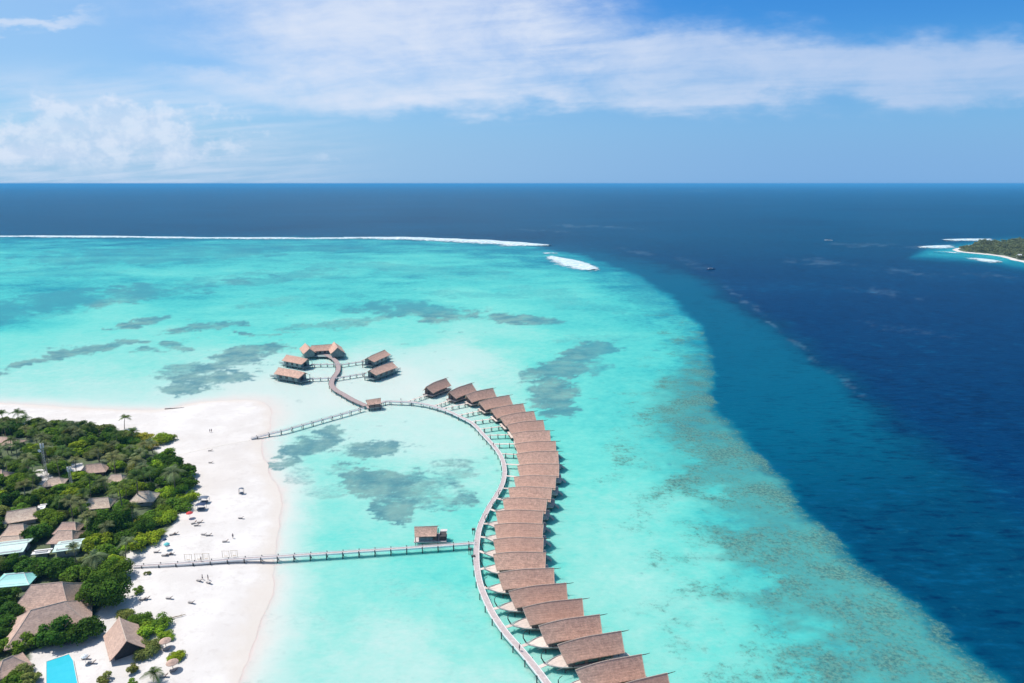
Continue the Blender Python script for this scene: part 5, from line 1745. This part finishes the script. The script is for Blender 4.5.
def surf(pts, label, hgt=1.6, seed=0, rag=0.35):
    """breaking wave: pts are (px, py, half width in metres); a humped strip with ragged edges"""
    P3 = [(*at(x, y, 0)[:2], w) for x, y, w in pts]
    ln = smooth_line(P3, 9.0)
    n_ = len(ln)
    T_ = np.gradient(ln[:, :2], axis=0); T_ /= np.linalg.norm(T_, axis=1)[:, None]
    N_ = np.stack([-T_[:, 1], T_[:, 0]], 1)
    s_ = np.arange(n_) * 9.0
    ea = 1 + rag * 2 * (fbm(s_ / 60, s_ * 0, 5, seed) - .5) * 2
    eb = 1 + rag * 2 * (fbm(s_ / 45, s_ * 0 + 9, 5, seed + 3) - .5) * 2.4
    hh_ = np.clip(.35 + 1.3 * fbm(s_ / 80, s_ * 0, 4, seed + 5), .2, 1.4) * hgt
    mb = MB()
    prof = [(-1, 0.03), (-.6, .25), (-.1, .6), (.35, 1.0), (.7, .7), (1, 0.03)]
    for k in range(n_):
        w = max(ln[k, 2], .3)
        for u, h in prof:
            e = ea[k] if u > 0 else eb[k]
            mb.v.append((ln[k, 0] + N_[k, 0] * u * w * e, ln[k, 1] + N_[k, 1] * u * w * e, h * hh_[k] + (0.0 if h > .1 else 0)))
    for k in range(n_ - 1):
        for j in range(5):
            a = k * 6 + j
            mb.f.append((a, a + 1, a + 7, a + 6)); mb.t.append(.5)
    o = mb.build('breaking_surf', M['foam'], smooth=True)
    ev_ = []
    for k in range(n_):
        endf = min(1.0, min(k, n_ - 1 - k) / 4.0)
        ev_ += [v_ * endf for v_ in (0.0, .45, .9, 1.0, .8, 0.0)]
    o.data.attributes.new('edge', 'FLOAT', 'POINT').data.foreach_set('value', ev_)
    tag(o, label, 'surf', kind='stuff')
    return o
surf([(-120, 236, 16), (0, 236.4, 24), (120, 237.2, 22), (240, 238.4, 18), (330, 238.6, 16), (366, 238.3, 12)], 'long thin line of white surf along the left outer reef', 2.0, 1)
surf([(338, 237.9, 14), (380, 238.2, 30), (430, 239.6, 34), (480, 242.0, 38), (520, 244.6, 36), (552, 246.3, 14)], 'thicker white surf at the middle of the outer reef', 2.4, 2)
surf([(548, 255.5, 4), (556, 258.8, 18), (570, 263.5, 30), (584, 268.3, 26), (597, 271.8, 8)], 'slanting white surf patch at the tip of the outer reef', 1.8, 3, .25)
surf([(538, 253.6, 3), (548, 253.4, 9), (562, 253.6, 3)], 'small thin surf streak above the slanting patch', 1.0, 4)
surf([(918, 247.7, 4), (928, 247.8, 24), (940, 247.0, 26), (954, 245.8, 6)], 'middle surf line off the tip of the far island', 2.0, 5)
surf([(942, 240.8, 10), (955, 240.2, 28), (975, 240.0, 32), (994, 239.8, 16)], 'rear surf line behind the far island', 2.4, 6)
surf([(964, 258.4, 4), (978, 259.4, 22), (990, 261.5, 24), (1000, 263.6, 4)], 'front surf line before the far island beach', 2.0, 7)
surf([(934, 251.5, 3), (950, 252.4, 5), (966, 253.8, 4)], 'faint surf close to the far island point', 1.0, 8)

# ------------------------------------------------------------------ far island
FI = [tuple(at(*p)[:2]) for p in [(951, 249.6), (962, 247.2), (975, 243.5), (1000, 241.8), (1060, 240.5), (1180, 240), (1180, 285), (1060, 268), (1024, 262.5), (1010, 259.5), (1000, 256.3), (985, 254.5), (968, 253), (957, 251.8)]]
fx = np.array([p[0] for p in FI]); fy = np.array([p[1] for p in FI])
gx2, gy2 = np.meshgrid(np.arange(fx.min() - 20, fx.max() + 20, 6.0), np.arange(fy.min() - 20, fy.max() + 20, 6.0))
fd = sdist(gx2, gy2, FI) + (fbm(gx2 / 25, gy2 / 25, 4, 61) - .5) * 8
fz = np.clip(np.where(fd > 0, 2.0 * (1 - np.exp(-np.maximum(fd, 0) / 14)), fd * .1), -1, 2.2)
o = grid_mesh('far_island_ground', gx2, gy2, fz, M['sand'], {'veg': sstep(fd, 4, 12)})
tag(o, 'sandy ground of the distant island', 'island', kind='structure')
# its wood reads as one mass
rng = np.random.default_rng(3)
mb = MB(); nt = 0
VV, TT = [], []
base_c = CROWNS['small']
tries = rng.uniform([fx.min(), fy.min()], [fx.max(), fy.max()], (9000, 2))
dd_ = sdist(tries[:, 0], tries[:, 1], FI)
side_ = (tries[:, 1] - np.array([np.interp(t, [700, 1100], [1270, 1230]) for t in tries[:, 0]]))
keep = tries[(dd_ > 11)][:1500]
vc = []; tn_ = []
for (x, y) in keep:
    me = base_c[rng.integers(3)]
    if nt == 0:
        cache = [(np.array([v.co[:] for v in m_.vertices]), np.array([d_.value for d_ in m_.attributes['tone'].data])) for m_ in base_c]
    V0, T0 = cache[rng.integers(3)]
    r_ = rng.uniform(5, 8); a = rng.uniform(0, 6.28)
    sel = slice(0, 260 * 4)
    Q = V0[sel] * np.array([r_, r_, r_ * rng.uniform(.9, 1.5)]) * np.array([1, 1, 1])
    Q = np.stack([Q[:, 0] * math.cos(a) - Q[:, 1] * math.sin(a) + x, Q[:, 0] * math.sin(a) + Q[:, 1] * math.cos(a) + y, Q[:, 2] + 1.5], 1)
    vc.append(Q); tn_.append(np.clip(T0[:260] * .6 + rng.uniform(0, .5), 0, 1)); nt += 1
V_ = np.concatenate(vc); tn_ = np.concatenate(tn_); nl = len(tn_)
me = bpy.data.meshes.new('distant_wood')
me.vertices.add(nl * 4); me.vertices.foreach_set('co', V_.astype(np.float32).ravel())
me.loops.add(nl * 4); me.loops.foreach_set('vertex_index', np.arange(nl * 4, dtype=np.int32))
me.polygons.add(nl); me.polygons.foreach_set('loop_start', np.arange(0, nl * 4, 4, dtype=np.int32)); me.polygons.foreach_set('loop_total', np.full(nl, 4, np.int32))
me.attributes.new('tone', 'FLOAT', 'FACE').data.foreach_set('value', tn_.astype(np.float32))
me.materials.append(M['leaf']); me.update(calc_edges=True)
o = mk('distant_wood', me); o.color = (0.17, 0.19, 0.085, 1)
tag(o, 'dense green wood covering the distant island', 'wood', kind='stuff')
p = at(1019, 257, 3)
hs_ = empty('distant_house', (p.x, p.y, 1.5)); tag(hs_, 'tiny white house at the edge of the distant wood', 'house')
mb = MB(); mb.box(-3, 3, -2.5, 2.5, 0, 4); mb.build('wall', M['white'], hs_)
mb = gable_roof(-3.4, 3.4, -3.4, 3.4, 3.0, 6.3, 4, curve=lambda x: 0, n_=2); mb.build('roof', M['white'], hs_)

# ------------------------------------------------------------------ haze: even air over the whole scene
hm = bpy.data.materials.new('haze')
hm.use_nodes = True
hn = hm.node_tree
hn.nodes.clear()
hv = hn.nodes.new('ShaderNodeVolumePrincipled')
hv.inputs['Color'].default_value = (0.13, 0.55, 1.0, 1)
hv.inputs['Density'].default_value = 6.0e-5
hv.inputs['Anisotropy'].default_value = 0.0
ho = hn.nodes.new('ShaderNodeOutputMaterial')
hn.links.new(hv.outputs[0], ho.inputs['Volume'])
mb = MB(); mb.box(-380000, 380000, -2000, 141000, -2.5, 124.0)
tag(mb.build('haze', hm), 'thin sea haze paling the far water', kind='stuff')
